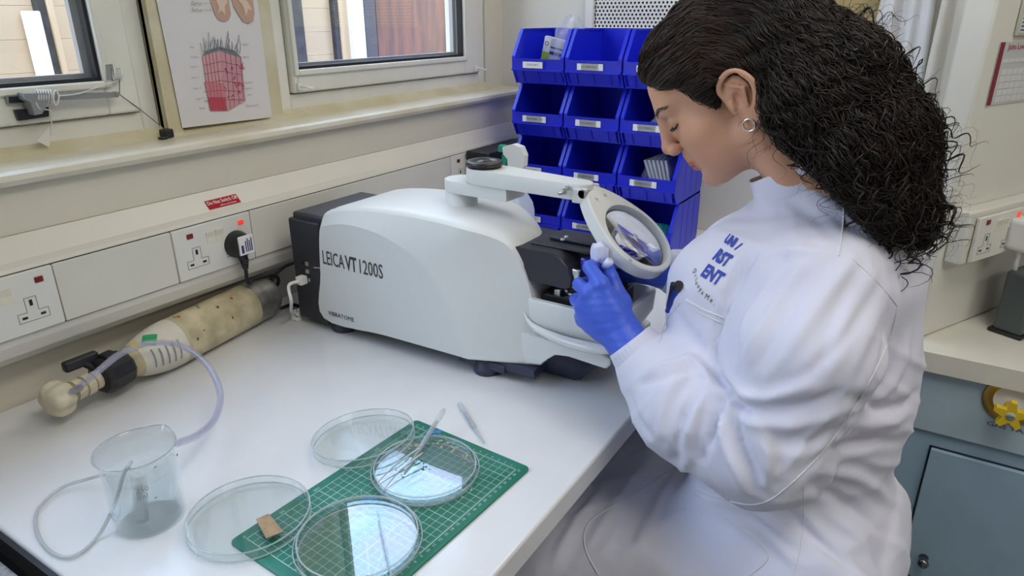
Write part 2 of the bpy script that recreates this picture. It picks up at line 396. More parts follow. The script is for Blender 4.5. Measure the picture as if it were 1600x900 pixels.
def double_socket(x0, x1, label, on=(0, 0), gangs=(0, 1), loc=None, rot=0, y=LY, z0=TZ0, z1=TZ1):
    w_, h_ = x1 - x0, z1 - z0
    t = thing('double_socket', label, 'socket', loc or ((x0 + x1) / 2, y, (z0 + z1) / 2), (0, 0, rot), 'double wall sockets')
    MB().rbox((-w_ / 2 + .001, -.005, -h_ / 2 + .001), (w_ / 2 - .001, .002, h_ / 2 - .001), .0015, 2).build('faceplate', M_plate, t)
    for g in gangs:
        cx = (-1 if g == 0 else 1) * .040
        # recess outline in the shape of the pin field
        pts = [(-.008, .018), (.008, .018), (.008, -.004), (.021, -.004), (.021, -.018), (-.021, -.018), (-.021, -.004), (-.008, -.004)]
        b = MB(); P = [(cx + px_, -.0052, pz - .010) for px_, pz in pts]
        for i in range(8):
            a, c = Vector(P[i]), Vector(P[(i + 1) % 8]); b.tube([a, c], .0005, 4)
        b.build('pin_outline', M_grey_ink, t)
        for (sx_, sz_, w2, h2) in ((0, -.0005, .0022, .0045), (-.0125, -.0215, .0036, .0018), (.0125, -.0215, .0036, .0018)):
            MB().box((cx + sx_ - w2, -.0056, sz_ - h2), (cx + sx_ + w2, -.0048, sz_ + h2)).build('pin_slot', M_black, t)
        nx = cx + (-.008 if g == 0 else .018)
        MB().rbox((nx - .006, -.0068, .026), (nx + .006, -.0045, .035), .001, 2).build('neon_indicator', M_neon_on if on[g] else M_neon, t)
    for g in gangs:
        cx = (-1 if g == 0 else 1) * .0095 + .001
        b = MB(); b.prism([(cx - .008, -.0045, .008), (cx - .008, -.0045, .030), (cx - .008, -.009, .030), (cx - .008, -.006, .019), (cx - .008, -.0055, .008)], (.016, 0, 0))
        b.build('rocker_switch', M_rock, t)
    return t
s1 = double_socket(*SOCKS[0], 'leftmost double wall socket with dark red neon above the gas cylinder valve')
s2 = double_socket(*SOCKS[1], 'double wall socket with a black plug in its right half, left of the vibratome', on=(0, 1))
s3 = double_socket(*SOCKS[2], 'double wall socket in the trunking just behind the magnifier pivot disk')
# black plug with its cord
px0 = SOCKS[1][0] + .081 + .040
pc = Vector((px0 + .002, LY - .005, 1.073))
plug = thing('black_plug', 'black mains plug with a printed white label in the wall socket', 'plug', pc)
b = MB(); ring = []
for k in range(14):
    a = 2 * math.pi * k / 14; ring.append((math.cos(a) * .025, math.sin(a) * .027))
b.lathe([(0, .026), (.016, .026), (.020, .023), (.023, .014), (.026, .004), (.026, 0)], 24, Matrix.Rotation(math.radians(90), 4, 'X'))
b.tube([(0, -.012, -.018), (0, -.016, -.030), (0, -.017, -.046)], [.010, .008, .0045], 10)
for i in range(4): b.lathe([(.0035, -.0012), (.0085 - i * .0009, -.0012), (.0085 - i * .0009, .0012), (.0035, .0012)], 12, Matrix.Translation((0, -.0165, -.030 - i * .005)), closed=True)
b.build('plug_body', M_black, plug)
lab = MB().rbox((-.014, -.0282, -.016), (.018, -.025, .020), .0008, 2).build('printed_label', M_paper, plug)
for k in range(4): MB().box((-.001 + k * .0042, -.0286, -.011), (.0012 + k * .0042, -.0281, .010 + (k % 2) * .004)).build('label_line', mat('navy_ink', (.02, .02, .15), .5), plug)
MB().box((-.010, -.0286, -.012), (-.005, -.0281, .003)).build('label_patch', mat('navy_ink', (.02, .02, .15), .5), plug)

# ------------------------------------------------------------------ vibratome
M_vt = mat('vibratome_white', (0.70, 0.715, 0.70), .38, bump=.04, bscale=600)
M_vt2 = mat('vibratome_black', (0.022, 0.023, 0.034), .42, bump=.05, bscale=500)
M_navy = mat('dark_navy_plastic', (0.030, 0.036, 0.07), .5)
VX = .838; VC = (.945, .74, BZ)
vt = thing('vibratome', 'white vibrating microtome with black rear box, lettered side and black cutting head', 'lab machine', VC)
L = Matrix.Translation(-Vector(VC))
ring1 = [(.962, .925), (.958, 1.02), (.948, 1.118), (.930, 1.136), (.895, 1.147), (.84, 1.154), (.77, 1.158), (.70, 1.158), (.64, 1.155), (.595, 1.149), (.562, 1.138), (.541, 1.116), (.525, 1.085), (.513, 1.045), (.505, 1.0), (.500, .955), (.500, .936), (.56, .932), (.62, .930), (.80, .928)]
ring0 = [(.957, .929), (.953, 1.02), (.943, 1.105), (.927, 1.118), (.89, 1.127), (.85, 1.129), (.80, 1.124), (.755, 1.111), (.715, 1.092), (.685, 1.068), (.662, 1.04), (.645, 1.012), (.634, .99), (.626, .970), (.620, .954), (.615, .940), (.613, .934), (.622, .933), (.65, .933), (.80, .931)]
def xl(y, z):
    t = max(0, min(1, (.64 - y) / .14)); return VX + .004 + .03 * t * t * (3 - 2 * t) + max(0, z - 1.08) * .06 + .006
r0 = catmull([Vector((0, *p)) for p in ring0], 5, True); r1 = catmull([Vector((0, *p)) for p in ring1], 5, True); n_ = len(r0)
rings = []
NR = 8
for i in range(NR + 1):
    t = i / NR; e = t
    rings.append([(VX + (xl(b.y, b.z) - VX) * t, a.y + (b.y - a.y) * e, a.z + (b.z - a.z) * e) for a, b in zip(r0, r1)])
cen = Vector((0, .74, 1.04))
for dx, g in ((.005, .0035), (.012, .006), (.022, .0075)):
    rr = []
    for b in r1:
        up_ = 1 if b.z > 1.1 else .35
        nrm = Vector((0, b.y - .74, (b.z - 1.04) * 2.2)).normalized()
        if b.z < .94: nrm = Vector((0, 0, 0))
        rr.append((xl(b.y, b.z) + dx, b.y + nrm.y * g * up_, b.z + nrm.z * g * up_))
    rings.append(rr)
mir = []
for rr in reversed(rings):
    mir.append([(1.890 - x - (.05 * max(0, min(1, (.66 - y) / .12)) if z > 1.05 else 0), y, z) for x, y, z in rr])
rings += mir
b = MB(); vs = [L @ Vector(p) for r in rings for p in r]; fs = []
for i in range(len(rings) - 1):
    for k in range(n_):
        k2 = (k + 1) % n_; fs.append((i * n_ + k, (i + 1) * n_ + k, (i + 1) * n_ + k2, i * n_ + k2))
fs.append(tuple(range(n_))); fs.append(tuple(range(len(vs) - 1, len(vs) - 1 - n_, -1)))
b.add(vs, fs, True); body = b.build('housing', M_vt, vt); smooth_angle(body, 24)
for e in body.data.edges:
    a_, c_ = e.vertices
    if (a_ < n_ and c_ < n_) or (NR * n_ <= a_ < (NR + 1) * n_ and NR * n_ <= c_ < (NR + 1) * n_): e.use_edge_sharp = True
# fine raised swoosh line on the side panel
sw = [at(490 + 0, 418, 0, VX), at(545, 425, 0, VX), at(585, 445, 0, VX), at(608, 480, 0, VX)]
b = MB(); b.tube([L @ Vector((VX + .0004, p.y, p.z)) for p in catmull(sw, 8)], .0007, 5); b.build('panel_crease', M_vt, vt)
# rear electronics box
b = MB(); b.rbox((.846, .955, .911), (1.05, 1.036, 1.116), .004, M=L); b.rbox((.852, .94, 1.10), (1.04, 1.03, 1.128), .006, M=L); b.build('rear_box', M_vt2, vt)
for j, (px, py) in enumerate([(480, 412), (481, 424), (483, 437)]):
    p = at(px, py, 0, .846)
    MB().rbox((.8435, p.y - .004, p.z - .004), (.848, p.y + .004, p.z + .004), .001, 2, M=L).build('port', M_metal, vt)
for j, (px, py) in enumerate([(470, 410), (471, 422)]):
    p = at(px, py, 0, .846); MB().rbox((.8435, p.y - .005, p.z - .004), (.848, p.y + .005, p.z + .004), .001, 2, M=L).build('port_block', M_black, vt)
# feet, belly rails, front pedestal
b = MB().box((.86, .50, .919), (1.03, .955, .934), M=L); b.build('chassis', M_navy, vt)
for (x, y) in ((.868, .935), (.872, .60), (1.02, .935), (1.02, .60)):
    MB().lathe([(0, .0), (.021, .0), (.024, .003), (.024, .012), (.021, .0145), (.021, .030), (0, .030)], 28, L @ Matrix.Translation((x, y, BZ))).rbox((x - .016, y - .045 if y < .7 else y - .02, BZ + .012), (x + .03, y + .05 if y < .7 else y + .03, BZ + .028), .003, 2, M=L).build('foot', M_navy, vt)
pd = MB()   # wedge-shaped front pedestal
lo = [(.915, .448, BZ + .001), (1.02, .448, BZ + .001), (1.02, .575, BZ + .001), (.91, .575, BZ + .001)]
hi = [(.882, .395, .968), (1.04, .395, .968), (1.04, .59, .968), (.882, .59, .968)]
bm = bmesh.new(); vv = [bm.verts.new(L @ Vector(p)) for p in lo + hi]
for f in ((3, 2, 1, 0), (4, 5, 6, 7), (0, 1, 5, 4), (1, 2, 6, 5), (2, 3, 7, 6), (3, 0, 4, 7)): bm.faces.new([vv[i] for i in f])
bmesh.ops.bevel(bm, geom=bm.edges[:], offset=.006, segments=3, affect='EDGES'); pd.bm(bm, None, True); pd.build('pedestal', M_navy, vt)
# front apron (white plate under the tray)
ap = [(.62, .990), (.50, .992), (.385, .990), (.373, .984), (.372, .975), (.378, .968), (.44, .972), (.465, .968), (.482, .955), (.497, .941), (.52, .938), (.62, .938)]
b = MB()
for k, (xa, ins) in enumerate(((.868, .006), (.874, 0), (1.03, 0), (1.036, .006))):
    pass
def prof_loft(prof, xs, name, m, deg=35):
    """closed (y,z) profile lofted over x with small insets at the ends"""
    cy = sum(p[0] for p in prof) / len(prof); cz = sum(p[1] for p in prof) / len(prof)
    R = []
    for x, ins in xs:
        rr = []
        for (y, z) in prof:
            v = Vector((y - cy, z - cz)); l = v.length; v = v * (1 - min(ins / max(l, 1e-6), .5)); rr.append(L @ Vector((x, cy + v.x, cz + v.y)))
        R.append(rr)
    n = len(prof); vs = [p for r in R for p in r]; fs = [(i * n + k, (i + 1) * n + k, (i + 1) * n + (k + 1) % n, i * n + (k + 1) % n) for i in range(len(R) - 1) for k in range(n)]
    fs += [tuple(range(n)), tuple(range(len(vs) - 1, len(vs) - 1 - n, -1))]
    o = MB().add(vs, fs, True).build(name, m, vt); smooth_angle(o, deg); return o
prof_loft(ap, ((.869, .003), (.871, 0), (1.034, 0), (1.036, .003)), 'front_apron', M_vt)
# buffer tray
tr = [(.528, 1.052), (.530, 1.018), (.515, 1.004), (.492, .997), (.45, .991), (.39, .991), (.372, .995), (.364, 1.01), (.360, 1.05)]
trc = []
tb = MB()
def rrect(x0, x1, y0, y1, r, z, n=6):
    P = []
    for cx, cy, a0 in ((x1 - r, y1 - r, 0), (x0 + r, y1 - r, 90), (x0 + r, y0 + r, 180), (x1 - r, y0 + r, 270)):
        for k in range(n + 1):
            a = math.radians(a0 + 90 * k / n); P.append(Vector((cx + r * math.cos(a), cy + r * math.sin(a), z)))
    return P
def shell(levels, name, m, parent, Lm=L, deg=40):
    n = len(levels[0]); vs = [Lm @ p for l in levels for p in l]
    fs = [(i * n + k, i * n + (k + 1) % n, (i + 1) * n + (k + 1) % n, (i + 1) * n + k) for i in range(len(levels) - 1) for k in range(n)]
    fs += [tuple(reversed(range(n))), tuple(range(len(vs) - n, len(vs)))]
    o = MB().add(vs, fs, True).build(name, m, parent); smooth_angle(o, deg); return o
shell([rrect(.886, 1.02, .385, .52, .02, .991), rrect(.878, 1.028, .372, .526, .022, 1.0), rrect(.872, 1.032, .362, .53, .024, 1.018), rrect(.870, 1.034, .360, .53, .024, 1.050),
       rrect(.8715, 1.0325, .3615, .5285, .0225, 1.0525), rrect(.880, 1.024, .370, .520, .016, 1.0525), rrect(.882, 1.022, .372, .518, .015, 1.044), rrect(.886, 1.018, .376, .514, .013, 1.014)], 'buffer_tray', M_vt, vt)
# tray handle: curved raised band
hp = [(.8715, .526, 1.026), (.8705, .515, 1.012), (.869, .492, 1.003), (.867, .455, .998), (.867, .42, .997), (.869, .39, .998), (.876, .368, 1.001), (.90, .356, 1.004), (.95, .354, 1.008)]
hb = MB().tube([L @ Vector(p) for p in catmull(hp, 8)], [.0015 + .0075 * math.sin(math.pi * i / 64) ** 1.3 for i in range(65)], 12)
hb.build('tray_handle', mat('tray_glossy_white', (.75, .75, .74), .12), vt)
# black specimen bath inside tray
shell([rrect(.892, 1.012, .395, .508, .01, 1.018), rrect(.892, 1.012, .395, .508, .01, 1.056), rrect(.894, 1.010, .397, .506, .009, 1.058), rrect(.899, 1.005, .402, .501, .008, 1.058), rrect(.902, 1.002, .405, .498, .008, 1.045)], 'specimen_bath', M_black, vt)
brnd = random.Random(3)
for k in range(12):
    y = .40 + brnd.random() * .10; x = .893 + brnd.random() * .02
    MB().rbox((x - .003, y - .004, 1.056), (x + .004, y + .004, 1.063 + brnd.random() * .004), .001, 2, M=L).build('bath_fitting', M_metal if k % 3 else M_black, vt)
# cutting head
hd = [(.578, 1.132), (.572, 1.118), (.540, 1.080), (.455, 1.078), (.447, 1.083), (.446, 1.098), (.453, 1.113), (.466, 1.126), (.480, 1.132)]
o = prof_loft(hd, ((.879, .002), (.881, 0), (.992, 0), (.994, .002)), 'cutting_head', M_vt2, 30)
MB().rbox((.905, .432, 1.131), (.985, .535, 1.1355), .002, 2, M=L).rbox((.930, .418, 1.136), (.978, .515, 1.142), .002, 2, M=L).build('head_plate', M_vt2, vt)
for (px, py) in ((803, 379), (828, 366)):
    p = at(px, py, 2, 1.132); MB().lathe([(0, .0012), (.0035, .0012), (.0045, 0), (.0045, -.001)], 16, L @ Matrix.Translation((p.x, p.y, 1.1325))).build('screw', M_metal, vt)
for (px, py) in ((879, 375), (885, 371)):
    p = at(px, py, 2, 1.142); MB().lathe([(0, .0022), (.0028, .0022), (.0035, .0012), (.0035, -.001)], 16, L @ Matrix.Translation((p.x, p.y, 1.1425))).build('screw', M_metal, vt)
M_viol = mat('violet_anodised', (0.13, 0.12, 0.55), .25, .6)
MB().rbox((.905, .436, 1.088), (.952, .446, 1.124), .002, 2, M=L).build('violet_carrier', M_viol, vt)
MB().rbox((.884, .436, 1.080), (.891, .450, 1.112), .002, 2, M=L).rbox((.884, .428, 1.078), (.960, .446, 1.086), .002, 2, M=L).build('carrier_bracket', M_metal, vt)
for i, (x, y, z, r, l) in enumerate([(.892, .424, 1.098, .006, .016), (.905, .415, 1.078, .007, .014), (.925, .412, 1.092, .006, .014), (.896, .422, 1.068, .007, .012), (.93, .418, 1.113, .005, .012), (.915, .41, 1.062, .005, .012), (.948, .412, 1.100, .005, .014), (.888, .426, 1.083, .005, .01)]):
    MB().cyl(L @ Vector((x, y, z)), L @ Vector((x - .003, y - l, z + .002)), r, 14).build('adjuster_knob', [M_chrome, mat('pale_plastic_knob', (.78, .76, .74), .25), M_black, mat('brass', (.6, .42, .15), .25, 1)][i % 4], vt)
MB().rbox((.893, .405, 1.070), (.955, .424, 1.078), .002, 2, M=L).rbox((.90, .395, 1.084), (.950, .425, 1.089), .001, 2, M=L).cyl(L @ Vector((.945, .44, 1.06)), L @ Vector((.945, .405, 1.085)), .006).build('blade_arm', M_vt2, vt)
MB().rbox((.90, .392, 1.0785), (.948, .402, 1.0795), .0003, 1, M=L).build('razor_blade', M_chrome, vt)
for (px, py) in ((835, 517), (937, 552)):
    p = at(px, py, 0, .8690); MB().cyl(L @ Vector((.8675, p.y, max(p.z, .975))), L @ Vector((.871, p.y, max(p.z, .975))), .0032, 12).build('screw', M_metal, vt)
# lettering
pc_ = (at(502, 400, 0, VX) + at(601, 429, 0, VX)) / 2
TM = L @ frame_M((VX - .0004, pc_.y, pc_.z), (0, -1, -.012), (0, 0, 1))
vs, fs = text_verts('LEICA', .040, .0001, 'LEFT', .0003, .52); vs2, fs2 = text_verts('VT', .040, .0001, 'LEFT', .0011, .55); vs3, fs3 = text_verts('1200S', .040, .0001, 'LEFT', .0003, .60)
w1 = max(v.x for v in vs); w2 = max(v.x for v in vs2); w3 = max(v.x for v in vs3); tot = w1 + w2 + w3 + .006
sc_ = .150 / tot
b = MB()
for V_, F_, off in ((vs, fs, 0), (vs2, fs2, w1 + .003), (vs3, fs3, w1 + w2 + .005)):
    b.add([TM @ Vector(((v.x + off - tot / 2) * sc_, v.y * .95, v.z)) for v in V_], F_)
b.build('model_lettering', mat('lettering_grey', (.05, .055, .07), .4), vt)
pc_ = (at(510, 489, 0, VX) + at(557, 500, 0, VX)) / 2
text('lettering', 'VIBRATOME', .0125, L @ frame_M((VX - .0006, pc_.y, pc_.z), (0, -1, 0), (0, 0, 1)), mat('lettering_grey', (.05, .055, .07), .4), vt, 0, 1.0, .0001)

# ---- magnifier on its arm (bolted to the machine, a part group of it)
MA = .945
def LP(x, y, z): return L @ Vector((x, y, z))
MB().lathe([(0, 0), (.0295, 0), (.0295, .002), (.028, .0025), (.028, .034), (0, .034)], 40, L @ Matrix.Translation((.955, .705, 1.155))).build('arm_pillar', M_vt, vt)
def stad(x0, y0, x1, y1, w0, w1, z0, z1, round0=True, round1=True, n=12):
    a = Vector((x0, y0)); c = Vector((x1, y1)); d = (c - a).normalized(); p = Vector((-d.y, d.x)); P = []
    if round0:
        for k in range(n + 1):
            t = math.pi / 2 + math.pi * k / n; P.append(a + d * (math.cos(t) * w0) + p * (math.sin(t) * w0))
    else: P += [a + p * w0, a - p * w0]
    if round1:
        for k in range(n + 1):
            t = -math.pi / 2 + math.pi * k / n; P.append(c + d * (math.cos(t) * w1) + p * (math.sin(t) * w1))
    else: P += [c - p * w1, c + p * w1]
    cc = (a + c) / 2
    lv = []
    for z, ins in ((z0, .0012), (z0 + .0012, 0), (z1 - .0015, 0), (z1, .0015)):
        lv.append([Vector((q.x + (cc.x - q.x) * 0 - (q - cc).normalized().x * ins, q.y - (q - cc).normalized().y * ins, z)) for q in P])
    return lv
shell(stad(.955, .705, .948, .590, .029, .026, 1.188, 1.209, True, False), 'lower_arm', M_vt, vt, L)
shell(stad(.950, .652, .932, .462, .031, .019, 1.2105, 1.235, True, True), 'upper_arm', M_vt, vt, L)
MB().lathe([(0, 0), (.029, 0), (.029, .003), (.031, .0035), (.031, .009), (.029, .0105), (.016, .0105), (.015, .009), (.011, .009), (.010, .0105), (0, .0105)], 44, L @ Matrix.Translation((.950, .652, 1.2352))).build('pivot_disk', mat('disk_black', (.02, .019, .018), .35), vt)
# hinge + lens frame
H = Vector((.936, .452, 1.218)); E_ = at(1037, 424, 0, .945); dn_ = (E_ - H); dl = dn_.length; dn_.normalize()
xa = Vector((1, 0, .10)).normalized(); xa = (xa - dn_ * xa.dot(dn_)).normalized(); nn = xa.cross(dn_)
if nn.z < 0: nn = -nn
lens_r = .058; ro = .067; lc = H + dn_ * (dl - ro)
def FRp(u, v, h): return L @ (lc + xa * u + dn_ * v + nn * h)
N_ = 56; outer = []; inner = []
for k in range(N_):
    a = 2 * math.pi * k / N_; ca, sa = math.cos(a), math.sin(a)     # v = sa along dn_, negative towards hinge
    u, v = ro * ca, ro * sa
    if sa < 0:
        t = (-sa) ** 2.2; v = -ro * (-sa) - t * (dl - 2 * ro + .006); u = ro * ca * (1 - .0 * t)
        u = max(-ro, min(ro, u)) * (1 - .1 * t)
    outer.append((u, v)); inner.append((lens_r * ca, lens_r * sa))
b = MB(); T = .011
lv = [(inner, T, 1), (outer, T, .97), (outer, T - .002, 1), (outer, -T + .002, 1), (outer, -T, .97), (inner, -T, 1)]
vs = [FRp(u * s_, v * s_, h) for ol, h, s_ in lv for (u, v) in ol]
fs = [(i * N_ + k, i * N_ + (k + 1) % N_, ((i + 1) % 6) * N_ + (k + 1) % N_, ((i + 1) % 6) * N_ + k) for i in range(6) for k in range(N_)]
lf = b.add(vs, fs, True).build('lens_frame', M_vt, vt); smooth_angle(lf, 35)
b = MB(); pf = []
for k in range(13): t = k / 12; pf.append((lens_r * 1.0 * t, .0075 * (1 - t * t)))
for k in range(13): t = 1 - k / 12; pf.append((lens_r * 1.0 * t, -.0075 * (1 - t * t)))
FM = frame_M(L @ lc, xa, dn_)
b.lathe(pf[:-1], 48, FM); b.build('lens', glass_mat('lens_glass', (.97, .98, 1), 1.5), vt, merge=True)
# hinge pieces
MB().cyl(L @ (H + Vector((-.024, -.002, .004))), L @ (H + Vector((.024, -.002, .004))), .007, 20).build('hinge_pin', M_metal, vt)
MB().rbox((.912, .444, 1.206), (.922, .468, 1.230), .003, M=L).rbox((.950, .444, 1.206), (.960, .468, 1.230), .003, M=L).build('hinge_yoke', M_vt, vt)
MB().cyl(L @ Vector((.908, .475, 1.222)), L @ Vector((.896, .482, 1.222)), .0025, 10).rbox((.9, .47, 1.226), (.912, .477, 1.232), .001, 2, M=L).build('hinge_clip', M_metal, vt)
b = MB()
for (u, v) in ((-.012, -.080), (.014, -.078), (-.062, .022)):
    MB().add(*[[FRp(u + .003 * math.cos(k), v + .003 * math.sin(k), T + .0006) for k in [2 * math.pi * i / 12 for i in range(12)]], [tuple(range(12))]]).build('frame_screw', M_metal, vt)

# white lead plugged in the rear box, and black mains cable
M_wc = mat('white_cable_plastic', (.78, .78, .74), .35)
wl = thing('white_lead', 'short white lead plugged into the black rear box of the machine', 'cable', at(463, 495, 2, BZ))
LW = Matrix.Translation(-wl.location)
pp = at(474, 437, 0, .838)
MB().rbox((.826, pp.y - .007, pp.z - .008), (.843, pp.y + .009, pp.z + .008), .002, M=LW).build('connector', M_wc, wl)
clip = at(462, 492, 2, BZ + .012)
pts = [(.828, pp.y, pp.z), (.812, pp.y + .012, pp.z - .006), at(455, 470, 0, .80), at(455, 486, 2, BZ + .03), (clip.x, clip.y, BZ + .018), (clip.x + .004, clip.y - .002, BZ + .010)]
MB().tube([LW @ Vector(p) for p in catmull(pts, 8)], .0032, 10).build('cord', M_wc, wl)
MB().rbox((clip.x - .006, clip.y - .010, BZ), (clip.x + .008, clip.y + .010, BZ + .006), .002, M=LW).rbox((clip.x + .002, clip.y - .008, BZ + .004), (clip.x + .012, clip.y - .004, BZ + .026), .0015, M=LW).rbox((clip.x - .004, clip.y + .004, BZ + .004), (clip.x + .010, clip.y + .009, BZ + .020), .0015, M=LW).build('cord_clip', M_wc, wl)
pl = Vector(plug.location)
pts = [(pl.x, pl.y - .017, pl.z - .044), (pl.x + .002, pl.y - .015, .996), (pl.x + .03, pl.y + .004, .991), (.850, 1.105, .985), (.872, 1.12, .960), (.87, 1.145, .93), at(428, 462, 1, 1.12), at(424, 440, 1, 1.11), at(440, 420, 1, 1.11), at(466, 408, 1, 1.10), (1.0, 1.10, .99), (1.02, 1.045, .97)]
cb = MB().tube(catmull(pts, 8), .0036, 8).build('mains_cable', M_black)
tag(cb, 'black mains cable running from the wall plug down behind the gas cylinder', 'cable')
pts = [at(421, 484, 2, BZ + .004), at(440, 481, 2, BZ + .004), at(458, 476, 2, BZ + .0045), (.90, 1.06, BZ + .0045), (.98, 1.06, BZ + .0045)]
tag(MB().tube(catmull(pts, 8), .0036, 8).build('power_cord', M_black), 'black cord lying on the bench between the cylinder base and machine', 'cable')

# ------------------------------------------------------------------ storage bins
M_bin = mat('blue_polypropylene', (0.010, 0.020, 0.62), .32, spec=.45)
M_lab = mat('label_white', (.80, .80, .83), .5)
BW = .152; BD = .205; BH = .134
def make_bin():
    r = empty('storage_bin')
    b = MB(); t = .003; w_ = BW / 2
    side = [(.020, 0), (BD, 0), (BD, BH), (.050, BH), (.006, .066), (.0, .062), (.0, .036)]
    for s_ in (-1, 1):
        y0 = s_ * w_; b.prism([(x, y0, z) for x, z in side], (0, -s_ * t, 0))
        # thick lit edge flange
        b.prism([(.050, y0 - s_ * 0, BH), (.042, y0, BH), (-.001, y0, .068), (-.001, y0, .058), (.006, y0, .058), (.010, y0, .066)], (0, -s_ * .009, 0))
        b.box((.045, min(y0, y0 - s_ * .006), BH - .004), (BD, max(y0, y0 - s_ * .006), BH))
    b.box((.02, -w_ + t, 0), (BD, w_ - t, t)).box((BD - t, -w_ + t, t), (BD, w_ - t, BH))
    b.box((-.001, -w_ + .001, .034), (.003, w_ - .001, .062)).box((-.005, -w_ + .001, .033), (.001, w_ - .001, .037)).box((-.0035, -w_ + .006, .058), (.002, w_ - .006, .0625))
    b.prism([(.020, -w_ + .010, 0), (.020, -w_ + .010, .004), (.004, -w_ + .010, .036), (.0, -w_ + .010, .036)], (0, BW - .02, 0))
    for yy in (-.022, .022): b.box((-.0025, yy - .0008, .038), (0, yy + .0008, .058))
    for yy in (-w_ + .03, 0, w_ - .03): b.prism([(.016, yy - .001, .004), (.001, yy - .001, .034), (-.001, yy - .001, .034), (.013, yy - .001, .004)], (0, .002, 0))
    for yy in (-w_ - .0005, w_ - .0015):
        for k in range(4): b.box((.07 + k * .045, yy, .01), (.072 + k * .045, yy + .002, BH - .008))
    b.build('bin_body', M_bin, r)
    return r
proto = make_bin()
row_w = ['top', 'second', 'third', 'bottom']; col_w = ['left', 'middle', 'right']
labtxt = {(0, 0): 'SPARE PARTS', (0, 1): 'BATTERIES', (1, 0): 'CONNECTORS', (1, 1): 'LED SPOTS', (1, 2): 'NEEDLES', (2, 1): 'MISC TUBING', (2, 2): 'GEL STICKS', (3, 1): 'FILTERS'}
look = {(0, 0): 'holding a small carton and a clear bag', (0, 1): 'empty with a short centred label', (0, 2): 'partly behind the woman\'s hair', (1, 0): 'empty with a wide label',
        (1, 1): 'holding small clear vials', (1, 2): 'holding a clear bag beside her nose', (2, 0): 'without a label, behind the spray bottle', (2, 1): 'empty with its label low behind the magnifier arm', (2, 2): 'holding a stack of clear packets',
        (3, 0): 'behind the translucent bottle shoulder', (3, 1): 'behind the magnifier frame', (3, 2): 'with a teal item, behind the lens'}
binpos = {}
first = True
BXF = 1.60
for rr in range(4):
    for cc in range(3):
        o = proto if first else copy_tree(proto); first = False
        yc = .929 - cc * .1565; zb = BZ + (3 - rr) * .1352
        o.location = (BXF, yc, zb); binpos[(rr, cc)] = o
        tag(o, f'blue bin, {row_w[rr]} row {col_w[cc]} column, {look[(rr, cc)]}', 'storage bin', 'blue stacking storage bins in the corner')
        if (rr, cc) in labtxt:
            dy = .012 if (rr, cc) == (0, 0) else 0
            MB().box((-.0045, -.029 + dy, .040), (-.003, .029 + dy, .0555)).build('paper_label', M_lab, o)
            text('label_text', labtxt[(rr, cc)], .0075, frame_M((-.0048, dy, .0478), (0, -1, 0), (0, 0, 1)), M_grey_ink, o, 0, .8)
# things in bins
M_bag = clear_mat('plastic_bag', (.92, .94, .97), 1.5, .12, haze=.22, hcol=(.85, .88, .95))
def bag(name, label, c, sx_, sy_, sz_, tilt, seed, cat='plastic bag', m=None):
    r = random.Random(seed); bm = bmesh.new(); bmesh.ops.create_icosphere(bm, subdivisions=3, radius=1)
    for v in bm.verts:
        n = math.sin(v.co.x * 5 + seed) * math.sin(v.co.y * 6 + 2 * seed) * math.sin(v.co.z * 4) * .22 + (r.random() - .5) * .12
        v.co = Vector((v.co.x * sx_, v.co.y * sy_, v.co.z * sz_)) * (1 + n)
        v.co.x = max(-sx_, min(sx_, v.co.x))
    M_ = Matrix.Translation(c) @ Matrix.Rotation(tilt, 4, 'X')
    b = MB().bm(bm, None, False); o = b.build(name, m or M_bag); o.matrix_world = M_
    return tag(o, label, cat)
def binp(rc, x, y, z): return Vector((BXF + x, binpos[rc].location.y + y, binpos[rc].location.z + z))
c00 = binp((0, 0), .10, .02, .003)
ct = thing('small_carton', 'small white green and grey carton standing in the top left blue bin', 'carton', c00, (math.radians(12), 0, math.radians(5)))
MB().rbox((-.008, -.034, 0), (.010, .034, .108), .001, 1).build('carton_body', mat('carton_grey', (.55, .56, .60), .5), ct)
MB().box((-.0086, .014, .07), (-.0079, .033, .105)).build('white_panel', M_paper, ct)
MB().box((-.0088, .012, .045), (-.0079, .033, .069)).build('green_band', mat('lime_print', (.35, .55, .05), .5), ct)
MB().box((-.0087, -.033, .066), (-.0079, .012, .074)).box((-.0087, -.033, .082), (-.0079, .012, .086)).build('navy_band', mat('navy_print', (.02, .03, .2), .5), ct)
text('carton_letter', 'O', .016, frame_M((-.009, .024, .09), (0, -1, 0), (0, 0, 1)), M_ink, ct)
bag('clear_packet', 'crumpled clear plastic bag sticking out of the top left blue bin', binp((0, 0), .10, -.036, .100), .040, .034, .072, math.radians(12), 5)
for k, (dy, h) in enumerate(((-.035, .05), (-.052, .07), (-.045, .04))):
    o = MB().lathe([(0, 0), (.009, 0), (.009, h * .7), (.007, h * .8), (.007, h), (0, h)], 16).build('clear_vial', M_bag); o.location = binp((1, 1), .06 + .025 * k, dy, .003)
    tag(o, ['short clear vial nearest the label in the second row middle bin', 'tall clear vial at the right side of the second row middle bin', 'small clear vial at the back of the second row middle bin'][k], 'vial')
bag('clear_packet', 'clear plastic bag in the second row right bin beside her eye', binp((1, 2), .07, -.02, .040), .03, .045, .030, .3, 9)
bag('clear_packet', 'rounded clear packet at the left in the third row right bin', binp((2, 2), .09, .015, .065), .03, .022, .05, .5, 11)
